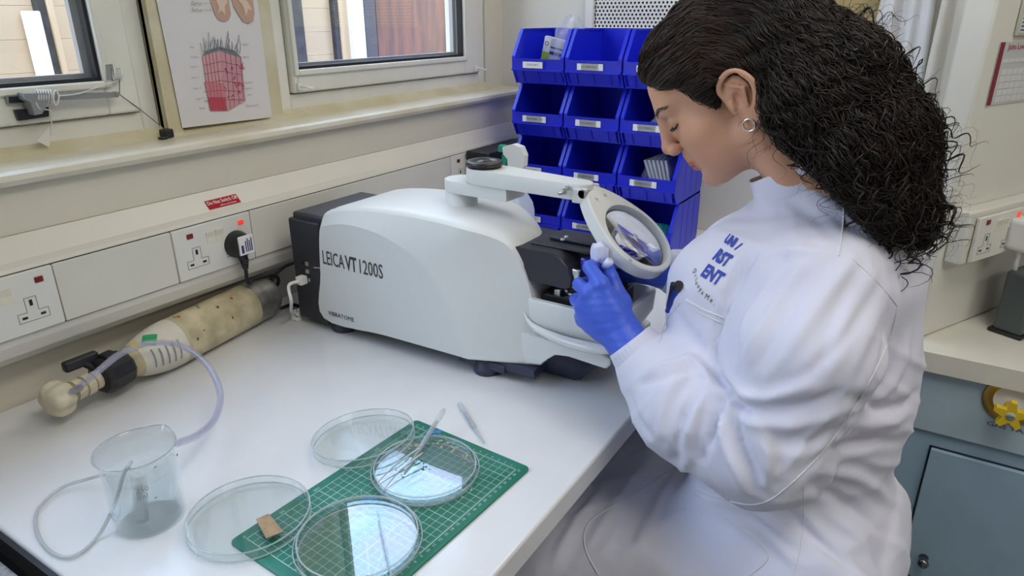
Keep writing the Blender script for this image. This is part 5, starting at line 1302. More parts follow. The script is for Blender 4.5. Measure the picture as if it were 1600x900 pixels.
# ---- lab coat
LS = .965   # left hand brought clear of the machine
def lh(p): return tuple(shrink_cam(p, LS))
WR_L = lh((.862, .346, 1.030)); 
def coat(P):
    d = ell(P, (.965, .150, 1.085), (.155, .155, .150))
    d = smin(d, ell(P, (.965, .105, 1.165), (.160, .110, .070)), .05)
    d = smin(d, cap(P, (.90, .235, 1.125), (.92, .215, 1.09), .055, .06), .05)
    d = smin(d, cap(P, (1.03, .235, 1.125), (1.01, .215, 1.09), .055, .06), .05)
    d = smin(d, ell(P, (.960, .135, .970), (.162, .166, .200)), .06)
    d = smin(d, ell(P, (.955, .095, .760), (.175, .140, .150)), .06)
    d = smin(d, cap(P, (.963, .105, 1.185), (.966, .150, 1.238), .072, .054), .035)
    # left sleeve
    a = cap(P, (.850, .095, 1.165), (.808, .095, 1.10), .070, .078); a = smin(a, cap(P, (.808, .095, 1.10), (.790, .128, .972), .078, .080), .02)
    a = smin(a, cap(P, (.790, .128, .972), (.800, .225, .985), .080, .070), .02); a = smin(a, cap(P, (.800, .225, .985), (.822, .275, 1.003), .070, .058), .02)
    a = smin(a, cap(P, (.822, .275, 1.003), (.835, .308, 1.018), .046, .040), .014)
    d = smin(d, a, .028)
    # right sleeve
    a = cap(P, (1.095, .095, 1.195), (1.145, .20, .99), .070, .075); a = smin(a, cap(P, (1.145, .20, .99), (1.055, .285, 1.065), .075, .050), .02)
    a = smin(a, cap(P, (1.055, .285, 1.065), (1.015, .325, 1.088), .044, .038), .014); d = smin(d, a, .018)
    # lap and skirt
    l = cap(P, (.885, .06, .71), (.755, .470, .675), .105, .090); l = smin(l, cap(P, (1.045, .06, .71), (1.10, .470, .685), .105, .090), .03)
    l = smin(l, ell(P, (.945, .28, .715), (.15, .24, .050)), .05)
    l = smin(l, ell(P, (.765, .24, .560), (.035, .27, .17)), .04); l = smin(l, ell(P, (.80, .0, .60), (.05, .12, .22)), .05); l = smin(l, ell(P, (.96, -.030, .58), (.16, .035, .23)), .05)
    l = smax(l, (.455 - P[..., 2]), .004)
    d = smin(d, l, .05)
    # neck opening
    # wrist openings
    wl = np.array((.838, .314, 1.021)); 
    return d
cv_, cf = nets(coat, (.62, -.16, .44), (1.26, .60, 1.36), .0052)
cvn = vnormals(cv_, cf)
cb0 = BVHTree.FromPolygons([Vector(v) for v in cv_], cf.tolist())
def hit(px, py, bv):
    v = (px - 800, py - 450, FPX); r = Vector([sum(RW[i][k] * v[k] for k in range(3)) for i in range(3)]).normalized()
    loc, nr, i, d = bv.ray_cast(CAM, r); return loc, nr
def hits(px, py, bv):
    for k in range(20):
        l, nr = hit(px + 4 * k, py, bv)
        if l is not None: return l, nr
def pathhit(pts, bv, n=6):
    out = []
    P = catmull([Vector((x, y, 0)) for x, y in pts], n)
    for p in P:
        l, nr = hit(p.x, p.y, bv)
        if l is not None: out.append((l, nr))
    return out
disp = np.zeros(len(cv_))
def fold(pts, depth, width, ends=True):
    """a cloth fold along a line on the coat: depth>0 ridge, <0 valley"""
    global disp
    H = pathhit(pts, cb0, 8)
    if len(H) < 2: return
    A = np.array([list(h[0]) for h in H]); best = np.full(len(cv_), 9.0); tt = np.zeros(len(cv_))
    near = np.min(np.abs(cv_[:, None, :] - A[None, ::4, :]).sum(2), 1) < .12 if len(A) > 4 else np.ones(len(cv_), bool)
    ix = np.where(near)[0]; V_ = cv_[ix]; bst = np.full(len(ix), 9.0); t_ = np.zeros(len(ix))
    for i in range(len(A) - 1):
        ab = A[i + 1] - A[i]
        if np.linalg.norm(ab) > .06: continue
        t = np.clip(((V_ - A[i]) @ ab) / max(ab @ ab, 1e-12), 0, 1); dd = np.linalg.norm(V_ - A[i] - t[:, None] * ab, axis=1); m = dd < bst
        bst = np.where(m, dd, bst); t_ = np.where(m, (i + t) / (len(A) - 1), t_)
    taper = np.sin(np.pi * np.clip(t_, .04, .96)) ** .5 if ends else 1.0
    disp[ix] += depth * np.exp(-(bst / width) ** 2) * taper - depth * .35 * np.exp(-(bst / (width * 2.2)) ** 2) * taper
FOLDS = [
 # elbow hub
 ([(1092, 560), (1130, 600), (1165, 640)], -0.0174, 0.0058), ([(1165, 640), (1230, 640), (1310, 615)], -0.0090, 0.0072), ([(1150, 612), (1195, 622), (1260, 600)], 0.0116, 0.0072),
 ([(1135, 612), (1118, 660), (1095, 720)], -0.0145, 0.0058), ([(1150, 640), (1160, 700), (1190, 765)], -0.0145, 0.0065), ([(1122, 640), (1135, 700), (1165, 765)], 0.0145, 0.0072), ([(1108, 605), (1085, 650), (1068, 720)], 0.0130, 0.0072),
 ([(1088, 580), (1055, 625), (1040, 690)], -0.0087, 0.0072), ([(1092, 615), (1064, 662), (1052, 730)], -0.0087, 0.0058), ([(1180, 650), (1200, 710), (1195, 765)], 0.0116, 0.0072),
 ([(1010, 585), (1035, 572), (1085, 558)], 0.0101, 0.0065), ([(1000, 600), (1045, 588), (1095, 572)], -0.0087, 0.0050), ([(1075, 556), (1098, 575), (1112, 598)], 0.0116, 0.0058),
 ([(985, 620), (1000, 660), (1040, 700)], -0.0058, 0.0086), ([(1165, 655), (1240, 665), (1320, 640)], 0.0087, 0.0086), ([(1210, 690), (1270, 690), (1320, 660)], -0.0072, 0.0086),
 # sleeve against torso
 ([(1180, 400), (1140, 470), (1118, 540), (1128, 598)], -0.0145, 0.0058), ([(1215, 420), (1165, 500), (1150, 570)], 0.0058, 0.0086), ([(1260, 430), (1210, 500), (1185, 590)], -0.0058, 0.0072),
 ([(1300, 400), (1260, 480), (1235, 580)], 0.0043, 0.0094), ([(1345, 420), (1300, 500), (1280, 590)], -0.0058, 0.0079), ([(1380, 470), (1350, 540), (1320, 610)], 0.0058, 0.0101),
 # chest diagonals
 ([(1172, 392), (1150, 430), (1132, 470)], -0.0116, 0.0050), ([(1190, 400), (1240, 392), (1290, 396)], 0.0058, 0.0072), ([(1110, 330), (1160, 340), (1250, 330)], -0.0043, 0.0086), ([(1095, 356), (1150, 372), (1200, 385)], 0.0043, 0.0072),
 ([(1050, 480), (1080, 520), (1110, 560)], -0.0058, 0.0086), ([(1200, 300), (1260, 330), (1300, 370)], -0.0043, 0.0086), ([(1250, 290), (1310, 330), (1370, 380)], 0.0043, 0.0086),
 # back and waist
 ([(1330, 620), (1390, 640), (1440, 610)], -0.0116, 0.0086), ([(1310, 660), (1370, 660), (1440, 640)], 0.0087, 0.0101), ([(1300, 700), (1360, 690), (1430, 690)], -0.0116, 0.0086), ([(1280, 735), (1340, 745), (1400, 790)], 0.0101, 0.0094),
 ([(1270, 760), (1330, 790), (1380, 840)], -0.0116, 0.0086), ([(1390, 470), (1380, 560), (1350, 620)], -0.0058, 0.0101), ([(1420, 520), (1400, 590), (1340, 650)], 0.0072, 0.0086), ([(1290, 800), (1340, 840), (1370, 890)], 0.0072, 0.0094),
 # lap
 ([(1230, 795), (1270, 840), (1330, 890)], -0.0116, 0.0072), ([(1050, 720), (1000, 780), (960, 860)], -0.0058, 0.0101), ([(1100, 790), (1040, 820), (960, 880)], 0.0058, 0.0115), ([(985, 690), (930, 750), (870, 830)], 0.0072, 0.0101),
 ([(960, 720), (900, 790), (840, 870)], -0.0087, 0.0101), ([(1060, 790), (1130, 820), (1200, 870)], -0.0058, 0.0101), ([(940, 730), (870, 800), (810, 870)], 0.0072, 0.0072), ([(1100, 780), (1180, 800), (1245, 850)], 0.0072, 0.0072)]
FOLDS += [([(1138, 618), (1152, 634), (1170, 650)], -.018, .0055), ([(1128, 606), (1120, 640), (1108, 690)], -.010, .005), ([(1090, 700), (1040, 770), (1000, 850)], .006, .007), ([(1075, 700), (1020, 770), (980, 850)], -.007, .007), ([(1010, 720), (960, 790), (900, 880)], .006, .008), ([(1150, 800), (1190, 830), (1240, 880)], .006, .006), ([(930, 760), (880, 820), (850, 890)], -.006, .007),
 ([(1335, 400), (1265, 500), (1195, 600)], .0055, .0065), ([(1310, 395), (1235, 490), (1170, 585)], -.005, .0055), ([(1375, 440), (1310, 540), (1225, 610)], -.005, .006), ([(1270, 400), (1215, 470), (1160, 560)], .005, .006),
 ([(1240, 395), (1190, 450), (1140, 540)], -.006, .006), ([(1070, 560), (1030, 610), (1012, 660)], .005, .006), ([(1160, 690), (1180, 730), (1215, 760)], -.006, .006), ([(1100, 650), (1090, 700), (1110, 745)], -.006, .006),
 ([(1300, 640), (1260, 690), (1215, 745)], .005, .007), ([(1330, 640), (1300, 690), (1250, 740)], -.005, .006), ([(1050, 590), (1020, 630), (1025, 680)], -.005, .005)]
for a in FOLDS: fold(*a)
# soft random wrinkling
P_ = cv_
wr = (np.sin(P_[:, 2] * 55 + 4 * np.sin(P_[:, 1] * 18) + 3 * np.sin(P_[:, 0] * 22)) * np.sin(P_[:, 1] * 31 + 2 * np.sin(P_[:, 2] * 17)) * .0010
      + np.sin(P_[:, 1] * 70 + P_[:, 2] * 48 + 3 * np.sin(P_[:, 0] * 30)) * .0005)
arm_m = np.exp(-((P_[:, 0] - .78) / .10) ** 2)
disp += wr * (1 + 1.2 * arm_m)
def ridge(ph, sharp=3.0): return (1 - np.abs(np.sin(ph))) ** sharp
nzm = .5 + .5 * np.sin(P_[:, 0] * 19 + 5 * np.sin(P_[:, 1] * 7)) * np.sin(P_[:, 2] * 15 + 4 * np.sin(P_[:, 1] * 11 + 1)); nz2 = .5 + .5 * np.sin(P_[:, 1] * 27 + 3 * np.sin(P_[:, 2] * 13)) * np.sin(P_[:, 2] * 23 + 2)
low_m = np.clip((1.12 - P_[:, 2]) / .12, 0, 1); back_m = np.clip((.06 - P_[:, 1]) / .06, 0, 1); lap_m = np.clip((.82 - P_[:, 2]) / .05, 0, 1)
disp += ridge(P_[:, 2] * 46 + P_[:, 1] * 18 + 2.5 * np.sin(P_[:, 1] * 21 + P_[:, 0] * 9), 2.2) * nzm * .0050 * low_m * (.35 + .65 * arm_m) * (1 - lap_m)
disp += ridge(P_[:, 2] * 30 - P_[:, 1] * 26 + 3 * np.sin(P_[:, 2] * 14 + P_[:, 0] * 12), 3) * nz2 * .0060 * back_m
disp += ridge(P_[:, 0] * 34 + P_[:, 1] * 17 + 2 * np.sin(P_[:, 1] * 16), 3) * nz2 * .0055 * lap_m
disp += ridge(P_[:, 1] * 40 - P_[:, 2] * 24 + 2 * np.sin(P_[:, 2] * 22), 3) * nzm * .0028 * (1 - low_m)
cuffm = np.clip((.065 - np.linalg.norm(P_ - np.array((.838, .318, 1.022)), axis=1)) / .02, 0, 1); disp *= (1 - cuffm)
cv2 = cv_ + cvn * disp[:, None]; cv2 = laplace(cv2, cf, 1, .35)
M_coat = mat('white_coat_cotton', (0.67, 0.67, 0.78), .85, sheen=.15, bump=.12, bscale=700, spec=.25)
coat_o = mesh_obj('lab_coat', cv2 - WO, cf, M_coat, woman)
cb1 = BVHTree.FromPolygons([Vector(v) for v in cv2], cf.tolist())
def seam(name, pts, m=M_coat, r=.0009, off=.0002, parent=None):
    H = pathhit(pts, cb1, 8)
    if len(H) < 3: return
    P = [h[0] + h[1] * off for h in H]; run = [P[0]]; runs = []
    for a, b_ in zip(P[:-1], P[1:]):
        if (b_ - a).length > .03: runs.append(run); run = [b_]
        else: run.append(b_)
    runs.append(run)
    for R_q in runs:
        if len(R_q) > 2: MB().tube([WL @ p for p in R_q], r, 6).build(name, m, parent or woman)
M_seam = mat('coat_seam', (0.70, 0.69, 0.72), .8)
seam('shoulder_seam', [(1316, 300), (1318, 345), (1310, 400)], M_seam, .0011)
seam('armhole_seam', [(1332, 405), (1370, 440), (1402, 478)], M_seam, .0006)
seam('sleeve_seam', [(1402, 480), (1385, 540), (1345, 620), (1290, 700), (1225, 765), (1180, 788), (1120, 778), (1085, 765)], M_seam, .0010)
seam('lap_pocket_seam', [(1040, 738), (985, 775), (922, 815), (914, 855), (935, 898)], M_seam, .0013)
seam('lap_pocket_seam', [(1085, 770), (1150, 820), (1200, 866), (1172, 898)], M_seam, .0013)
seam('side_seam', [(1255, 760), (1256, 800), (1250, 860), (1240, 898)], M_seam, .0006)
seam('chest_pocket_hem', [(1072, 468), (1100, 484), (1132, 497)], M_seam, .0014); seam('chest_pocket_hem', [(1075, 478), (1100, 492), (1130, 506)], M_seam, .0010)
seam('chest_pocket_edge', [(1064, 472), (1042, 500), (1030, 535)], M_seam, .0010)
# stand collar
ax = Vector((0, .38, .92)).normalized(); cc_ = Vector((.967, .163, 1.264)); qx = Vector((1, 0, 0)); MCo = WL @ frame_M(cc_, qx, ax.cross(qx))
prof = [(.0555, -.018), (.0570, -.006), (.0560, .012), (.0565, .021), (.0555, .0225), (.0540, .021), (.0535, .010), (.0535, -.018)]
vs = []; N_ = 60; m_ = len(prof)
for k in range(N_):
    a = 2 * math.pi * k / N_
    for r, z in prof: vs.append(MCo @ Vector((r * .96 * math.cos(a), r * 1.0 * math.sin(a), z + .004 * math.sin(a) * -1 + .0010 * math.sin(5 * a))))
fs = [(k * m_ + i, ((k + 1) % N_) * m_ + i, ((k + 1) % N_) * m_ + (i + 1) % m_, k * m_ + (i + 1) % m_) for k in range(N_) for i in range(m_)]
MB().add(vs, fs, True).build('stand_collar', M_coat, woman)
# ribbed cuffs
def cuff(a, b_, r0, r1, name='knit_cuff'):
    a, b_ = Vector(a), Vector(b_); d = (b_ - a).normalized(); o = d.orthogonal().normalized(); p = d.cross(o); n = 96; vs = []; L_ = 9
    for j in range(L_ + 1):
        t = j / L_; c = a + (b_ - a) * t; rr = r0 + (r1 - r0) * t + .0015 * math.sin(t * 3.1)
        for k in range(n):
            an = 2 * math.pi * k / n; q_ = rr + .0005 * math.sin(an * 32); vs.append(WL @ (c + (o * math.cos(an) + p * math.sin(an)) * q_))
    fs = [(j * n + k, j * n + (k + 1) % n, (j + 1) * n + (k + 1) % n, (j + 1) * n + k) for j in range(L_) for k in range(n)]
    fs.append(tuple(range(L_ * n, L_ * n + n)))
    MB().add(vs, fs, True).build(name, M_coat, woman)
cuff((.829, .292, 1.010), Vector(WR_L) + Vector((-.001, -.006, -.002)), .043, .0345)
cuff((1.030, .312, 1.080), (1.005, .340, 1.094), .040, .0335)
# lettering on the coat
def decal(name, s, px, py, dx, dy, size, m, sx=1.0, bold=0.0):
    c, nr = hit(px, py, cb1)
    if c is None: return
    a, _ = hit(px + dx, py + dy, cb1); b_, _ = hit(px - dx, py - dy, cb1)
    xd = (a - b_).normalized(); nr = (CAM - c).normalized() * .35 + nr * .65; nr.normalize(); xd = (xd - nr * xd.dot(nr)).normalized(); yd = nr.cross(xd)
    vs, fs = text_verts(s, size, 0, 'CENTER', bold, sx); out = []
    for v in vs:
        p = c + xd * v.x + yd * v.y + nr * .03; l, n2, i, d = cb1.ray_cast(p, -nr, .08)
        out.append(WL @ ((l + n2 * .0009) if l is not None else (p - nr * .029)))
    return MB().add(out, fs).build(name, m, woman)
M_blt = mat('embroidery_blue', (.02, .05, .36), .6); M_bk = mat('embroidery_black', (.015, .015, .02), .7)
decal('logo_lettering', 'UNI', 1142, 377, 10, 6, .017, M_blt, .62, .0012); decal('logo_bar', '__', 1152, 381, 8, -6, .014, M_blt, .8, .0008)
decal('logo_lettering', 'RST', 1129, 404, 10, 6, .023, M_blt, .66, .0012); decal('logo_lettering', 'ENT', 1113, 430, 10, 6, .024, M_blt, .68, .0012)
for ch_s, x, y, s_z in (('D', 1086, 424, .009), ('r', 1087, 431, .009), ('l', 1088, 437, .009), ('u', 1089, 442, .009), ('u', 1092, 447, .009), ('y', 1095, 452, .009), ('a', 1098, 457, .009), ('M', 1105, 464, .010), ('e', 1112, 469, .010), (',', 1117, 474, .010)):
    decal('name_lettering', ch_s, x, y, 8, 5, s_z, M_bk, .8)
# pens in the chest pocket
for k, (a, b_, m_q, r_q) in enumerate((((1060, 447), (1043, 486), mat('pen_blue', (.01, .04, .38), .3), .0052), ((1052, 446), (1040, 478), M_black, .0038))):
    A, nA = hits(*a, cb1); B, nB = hits(*b_, cb1)
    p = thing('pen', ['blue pen clipped in the chest pocket of the white coat', 'black pen clip beside the blue pen in the chest pocket'][k], 'pen', A)
    off = (CAM - A).normalized() * .006
    d = B - A; MB().tube([off, off + d * .25, d * .25 + off, d + off], [r_q, r_q, r_q * .95, r_q * .7], 14).build('barrel', m_q, p)
    MB().cyl(off - d * .08, off + d * .12, r_q * 1.12, 14).build('cap', M_black, p)

# ---- gloves
M_glove = mat('blue_nitrile', (0.055, 0.12, 0.66), .42, bump=.25, bscale=260, spec=.45)
def hand(name, W_, MCP, PIP, DIP, TIP, TH_, palm_r, wr_r, label=None, cuffend=None, wob=.0004):
    def f(P):
        d = cap(P, cuffend, W_, wr_r * 1.08, wr_r)
        pc = tuple(sum(m[i] for m in MCP) / 4 * .55 + W_[i] * .45 for i in range(3))
        for m in MCP: d = smin(d, cap(P, W_, m, wr_r * .62, .0125), .016)
        d = smin(d, ell(P, pc, (palm_r[0], palm_r[1], palm_r[2])), .012)
        d = smin(d, cap(P, W_, TH_[0], .016, .014), .012)
        d = smin(d, cap(P, TH_[0], TH_[1], .0135, .0108), .008); d = smin(d, cap(P, TH_[1], TH_[2], .0108, .0088), .003)
        for i in range(4):
            r = (.0100, .0103, .0099, .0088)[i]
            c = cap(P, MCP[i], PIP[i], r * 1.16, r); c = smin(c, cap(P, PIP[i], DIP[i], r, r * .92), .0022); c = smin(c, cap(P, DIP[i], TIP[i], r * .92, r * .80), .0022)
            d = smin(d, c, .0042)
        d = d + wob * np.sin(P[..., 0] * 190 + 3 * np.sin(P[..., 2] * 120)) * np.sin(P[..., 1] * 150 + P[..., 2] * 210)
        return d
    allp = np.array([W_, cuffend, *MCP, *PIP, *DIP, *TIP, *TH_]); lo = allp.min(0) - .035; hi = allp.max(0) + .035
    v, f_ = nets(f, lo, hi, .0018); v = laplace(v, f_, 1, .3)
    return mesh_obj(name, v - WO, f_, M_glove, woman)
L4 = lambda *a: [lh(p) for p in a]
gl = hand('left_glove', lh((.862, .352, 1.034)), L4((.858, .388, 1.108), (.853, .405, 1.092), (.855, .414, 1.069), (.862, .416, 1.045)),
     L4((.874, .415, 1.124), (.874, .430, 1.094), (.878, .437, 1.066), (.884, .432, 1.038)), L4((.896, .418, 1.121), (.899, .432, 1.087), (.903, .435, 1.060), (.906, .427, 1.034)),
     L4((.911, .410, 1.112), (.913, .420, 1.080), (.915, .421, 1.055), (.915, .413, 1.032)), L4((.884, .366, 1.075), (.892, .388, 1.108), (.905, .402, 1.121)), (.022, .036, .036), .029, cuffend=lh((.855, .330, 1.016)))
gr = hand('right_glove', (1.003, .345, 1.092), [(.975, .402, 1.120), (.985, .410, 1.108), (.993, .409, 1.092), (.998, .400, 1.075)],
     [(.955, .432, 1.120), (.965, .445, 1.104), (.978, .442, 1.085), (.990, .430, 1.066)], [(.935, .440, 1.108), (.945, .450, 1.090), (.962, .448, 1.072), (.978, .435, 1.055)],
     [(.922, .436, 1.100), (.930, .440, 1.081), (.950, .440, 1.064), (.968, .428, 1.050)], [(.962, .370, 1.112), (.940, .395, 1.118), (.925, .415, 1.112)], (.030, .034, .022), .028, cuffend=(1.018, .322, 1.084))
# clear cap held between the fingers
hc = at(938, 402, 0, .868)
it = thing('plastic_film', 'small crumpled clear plastic cap pinched between the gloved fingertips', 'plastic cap', hc)
r_ = random.Random(8)
bm = bmesh.new(); bmesh.ops.create_icosphere(bm, subdivisions=3, radius=.013)
for v in bm.verts: v.co *= 1 + .22 * math.sin(v.co.x * 500) * math.sin(v.co.y * 420 + 1) + r_.uniform(-.10, .10); v.co.z *= 1.25
M_cl = mat('clear_cap_plastic', (.66, .70, .92), .12, spec=.8)
MB().bm(bm, Matrix.Translation((0, .002, .006)), True).build('crumpled_film', M_cl, it)
MB().lathe([(.0025, 0), (.006, 0), (.0065, .014), (.0045, .016), (.0025, .016)], 20, Matrix.Translation((-.006, -.010, -.012)) @ Matrix.Rotation(.6, 4, 'X'), closed=True).build('cap_ring', M_cl, it)

# ---- trousers, shoes, stool (below the frame)
M_trs = mat('navy_trousers', (.012, .014, .035), .8)
def legs(P):
    d = None
    for sx, kx, fx_ in ((.885, .770, .80), (1.045, 1.095, 1.06)):
        c = cap(P, (sx, .06, .70), (kx, .468, .665), .085, .066); c = smin(c, cap(P, (kx, .468, .665), (fx_, .40, .16), .062, .045), .02)
        d = c if d is None else np.minimum(d, c)
    return d
tv, tf = nets(legs, (.66, -.06, .08), (1.20, .57, .82), .012); mesh_obj('trousers', tv - WO, tf, M_trs, woman)
for fx_ in (.80, 1.06):
    def shoe(P): return smin(smax(ell(P, (fx_, .475, .045), (.045, .13, .05)), .012 - P[..., 2] + 0, .004), cap(P, (fx_, .40, .06), (fx_, .40, .12), .045), .02)
    sv, sf = nets(shoe, (fx_ - .07, .32, .0), (fx_ + .07, .63, .2), .007); mesh_obj('shoe', sv - WO, sf, M_black, woman)
stl = thing('lab_stool', 'black padded lab stool on a chrome column hidden under the white coat', 'stool', (.965, .03, 0))
MB().lathe([(0, .565), (.17, .565), (.185, .575), (.185, .600), (.17, .612), (0, .615)], 40).build('seat', M_black, stl)
MB().cyl((0, 0, .06), (0, 0, .565), .025).build('column', M_chrome, stl)
for k in range(5):
    a = 2 * math.pi * k / 5 + .4; MB().tube([(0, 0, .08), (.26 * math.cos(a), .26 * math.sin(a), .05)], [.02, .014], 8).cyl((.26 * math.cos(a), .26 * math.sin(a), 0), (.26 * math.cos(a), .26 * math.sin(a), .05), .018, 12).build('leg', M_chrome, stl)
MB().lathe([(.19 + .009 * math.cos(a), .22 + .009 * math.sin(a)) for a in [2 * math.pi * i / 8 for i in range(8)]], 40, closed=True).build('foot_ring', M_chrome, stl)

# ------------------------------------------------------------------ hair
CH = [np.array(c, np.float32) for c in ((.965, .355, 1.415), (.966, .30, 1.475), (.962, .215, 1.470), (.955, .150, 1.415), (.945, .095, 1.345), (.93, .050, 1.275), (.925, .025, 1.225))]
def hairf(P):
    q = toloc(P); s = np.abs(q[..., 0]); q2 = q.copy(); q2[..., 0] = s
    d = ell(q, (0, -.010, .060), (.088, .114, .088))
    d = smin(d, ell(q, (0, .050, .075), (.072, .062, .053)), .03)
    cut = (.030 + .60 * q[..., 1] - .20 * np.maximum(0, s - .03) - .036 * np.exp(-((q[..., 1] - .036) / .013) ** 2) * np.clip((s - .04) / .02, 0, 1)) - q[..., 2]
    cut = np.where(q[..., 1] < -.01, -1.0, cut); d = smax(d, cut, .006)
    d = smax(d, -ell(q2, (.092, .0, .004), (.036, .030, .042)), .006)
    b = cap(P, (.962, .215, 1.430), (.957, .145, 1.380), .078, .074)
    b = smin(b, cap(P, (.957, .145, 1.380), (.940, .078, 1.325), .074, .056), .02); b = smin(b, cap(P, (.940, .078, 1.325), (.93, .035, 1.245), .054, .034), .02)
    b = smin(b, cap(P, (.905, .165, 1.370), (.895, .095, 1.315), .055, .040), .02); b = smin(b, cap(P, (.895, .095, 1.315), (.895, .055, 1.250), .040, .030), .02)
    b = smin(b, cap(P, (1.01, .155, 1.370), (1.01, .075, 1.310), .058, .045), .02); b = smin(b, cap(P, (1.01, .075, 1.310), (.99, .04, 1.24), .045, .030), .02)
    face_ = q[..., 1] - .005; b = smax(b, face_ * HS, .01)
    b = smax(b, -ell(q2, (.085, -.004, -.006), (.040, .029, .044)), .008)
    low = -( (P[..., 2] - 1.340) * .80 - (P[..., 1] - .167) * .62 ); b = smax(b, low * .95, .012)
    d = smin(d, b, .02)
    return d + .0030 * np.sin(P[..., 0] * 130 + 4 * np.sin(P[..., 2] * 60)) * np.sin(P[..., 1] * 110 + 3 * np.sin(P[..., 0] * 70) + P[..., 2] * 90)
bv_, bf_ = nets(hairf, (.80, -.09, 1.13), (1.13, .41, 1.57), .0045)
M_hbase = mat('hair_base', (0.014, 0.009, 0.007), .55, noise=.5, nscale=90, spec=.3)
base_o = mesh_obj('hair_mass', bv_ - WO, bf_, M_hbase, woman)
hb_v = bv_; nrm_ = -vnormals(bv_, bf_)
HB = BVHTree.FromPolygons([Vector(v) for v in bv_], bf_.tolist())
# orient normals outward
ctr = Vector((.96, .18, 1.40))
M_hair = bpy.data.materials.new('hair_strands'); M_hair.use_nodes = True
nt = M_hair.node_tree; bs = nt.nodes['Principled BSDF']; va = nt.nodes.new('ShaderNodeVertexColor'); va.layer_name = 'tone'; nt.links.new(va.outputs[0], bs.inputs['Base Color'])
bs.inputs['Roughness'].default_value = .42; bs.inputs['Specular IOR Level'].default_value = .35
hr = random.Random(21); nr_ = np.random.RandomState(5)
def chain_dir(p):
    best = 9; out = None
    for i in range(len(CH) - 1):
        a, b = CH[i], CH[i + 1]; ab = b - a; t = max(0, min(1, float((p - a) @ ab / (ab @ ab)))); d = float(np.linalg.norm(p - a - t * ab)) 
        if d < best: best = d; nx_ = CH[min(i + 2, len(CH) - 1)] - b; out = ab / np.linalg.norm(ab) * (1 - t * .5) + (nx_ / max(np.linalg.norm(nx_), 1e-6)) * t * .5; ii = i + t
    return Vector(out).normalized(), ii
faces_c = hb_v[bf_].mean(1)
area_n = np.cross(hb_v[bf_[:, 2]] - hb_v[bf_[:, 0]], hb_v[bf_[:, 3]] - hb_v[bf_[:, 1]]); area = np.linalg.norm(area_n, axis=1)
HV, HF, HCc = [], [], []
def add_strand(pts, r0, col, n=3):
    global HV, HF, HCc
    N = len(pts)
    if N < 3: return
    st = len(HV); t0 = (pts[1] - pts[0]); 
    if t0.length < 1e-7: return
    t0.normalize(); o = t0.orthogonal().normalized(); prev = t0
    for i, p in enumerate(pts):
        t = (pts[min(i + 1, N - 1)] - pts[max(i - 1, 0)])
        if t.length > 1e-9: t.normalize()
        else: t = prev
        o = (prev.rotation_difference(t) @ o); prev = t; bi = t.cross(o); u = i / (N - 1)
        r = r0 * (min(1, u * 6 + .3)) * (1 - .85 * max(0, (u - .6) / .4))
        for k in range(n):
            a = 2 * math.pi * k / n; HV.append(p + (o * math.cos(a) + bi * math.sin(a)) * r); HCc.append(col)
    for i in range(N - 1):
        for k in range(n): HF.append((st + i * n + k, st + i * n + (k + 1) % n, st + (i + 1) * n + (k + 1) % n, st + (i + 1) * n + k))
prob = area * np.where(faces_c[:, 0] < .99, 1.6, .5); prob /= prob.sum()
seeds = nr_.choice(len(faces_c), 6600, p=prob)
for si_ in seeds:
    p = Vector(faces_c[si_]); 
    loc0 = toloc(np.array(p, np.float32)); front = max(0, min(1, (loc0[1] + .03) / .06)) if p.z > 1.33 else 0     # 1 near the face
    dirv, ci = chain_dir(np.array(p)); 
    wild = max(0, min(1, (ci - 1.6) / 1.6)) * (1 - front * .8)
    L_ = int(hr.uniform(16, 28) + wild * 10); step = .0038
    jit = Vector((math.sin(p.y * 60 + p.z * 45), math.sin(p.x * 66 + p.z * 52), math.sin(p.x * 48 + p.y * 71))) * (.08 + .38 * wild) + Vector((hr.gauss(0, .1), hr.gauss(0, .1), hr.gauss(0, .1)))
    off = hr.uniform(.0002, .0035) + wild * hr.uniform(0, .007); amp = (.0006 + .0006 * front) + wild * hr.uniform(.002, .0060); wl_ = (.034 + .008 * math.sin(p.x * 60 + p.z * 40)) if wild > .2 else .045; ph = 5 * math.sin(p.x * 70 + 2 * math.sin(p.z * 45)) + 4 * math.sin(p.y * 55 + p.z * 38) + hr.uniform(-.7, .7)
    pts = []; q = p
    for i in range(L_):
        loc, nr, idx_, dd = HB.find_nearest(q)
        if loc is None: break
        if (q - loc).dot(nr) < 0 and (q - loc).length > .03: pass
        nn2 = nr
        dr, ci2 = chain_dir(np.array(q)); dr = (dr + jit + Vector((0, 0, -.25)) * wild).normalized(); tg = (dr - nn2 * dr.dot(nn2))
        if tg.length < .15: break
        tg.normalize(); bi = nn2.cross(tg); s = i * step; a = s / wl_ * 2 * math.pi + ph; gr_ = min(1, i / 8)
        pts.append(loc + nn2 * (off + amp * (1 + math.cos(a)) * .8 * gr_) + bi * (amp * math.sin(a) * gr_ * 1.3)); q = loc + tg * step
    c = hr.random(); k = .55 + .9 * hr.random() ** 2 + (.9 if (front > .3 and hr.random() < .5) else 0)
    fk = 1 + .9 * front; col = (.017 * k * fk, .0098 * k * fk, .0068 * k * fk)  # front strands browner, their sheen put into the colour
    if hr.random() < .04 and wild > .2: col = (.045, .020, .011)
    add_strand(pts, hr.uniform(.0003, .0008) + wild * .0001, col)
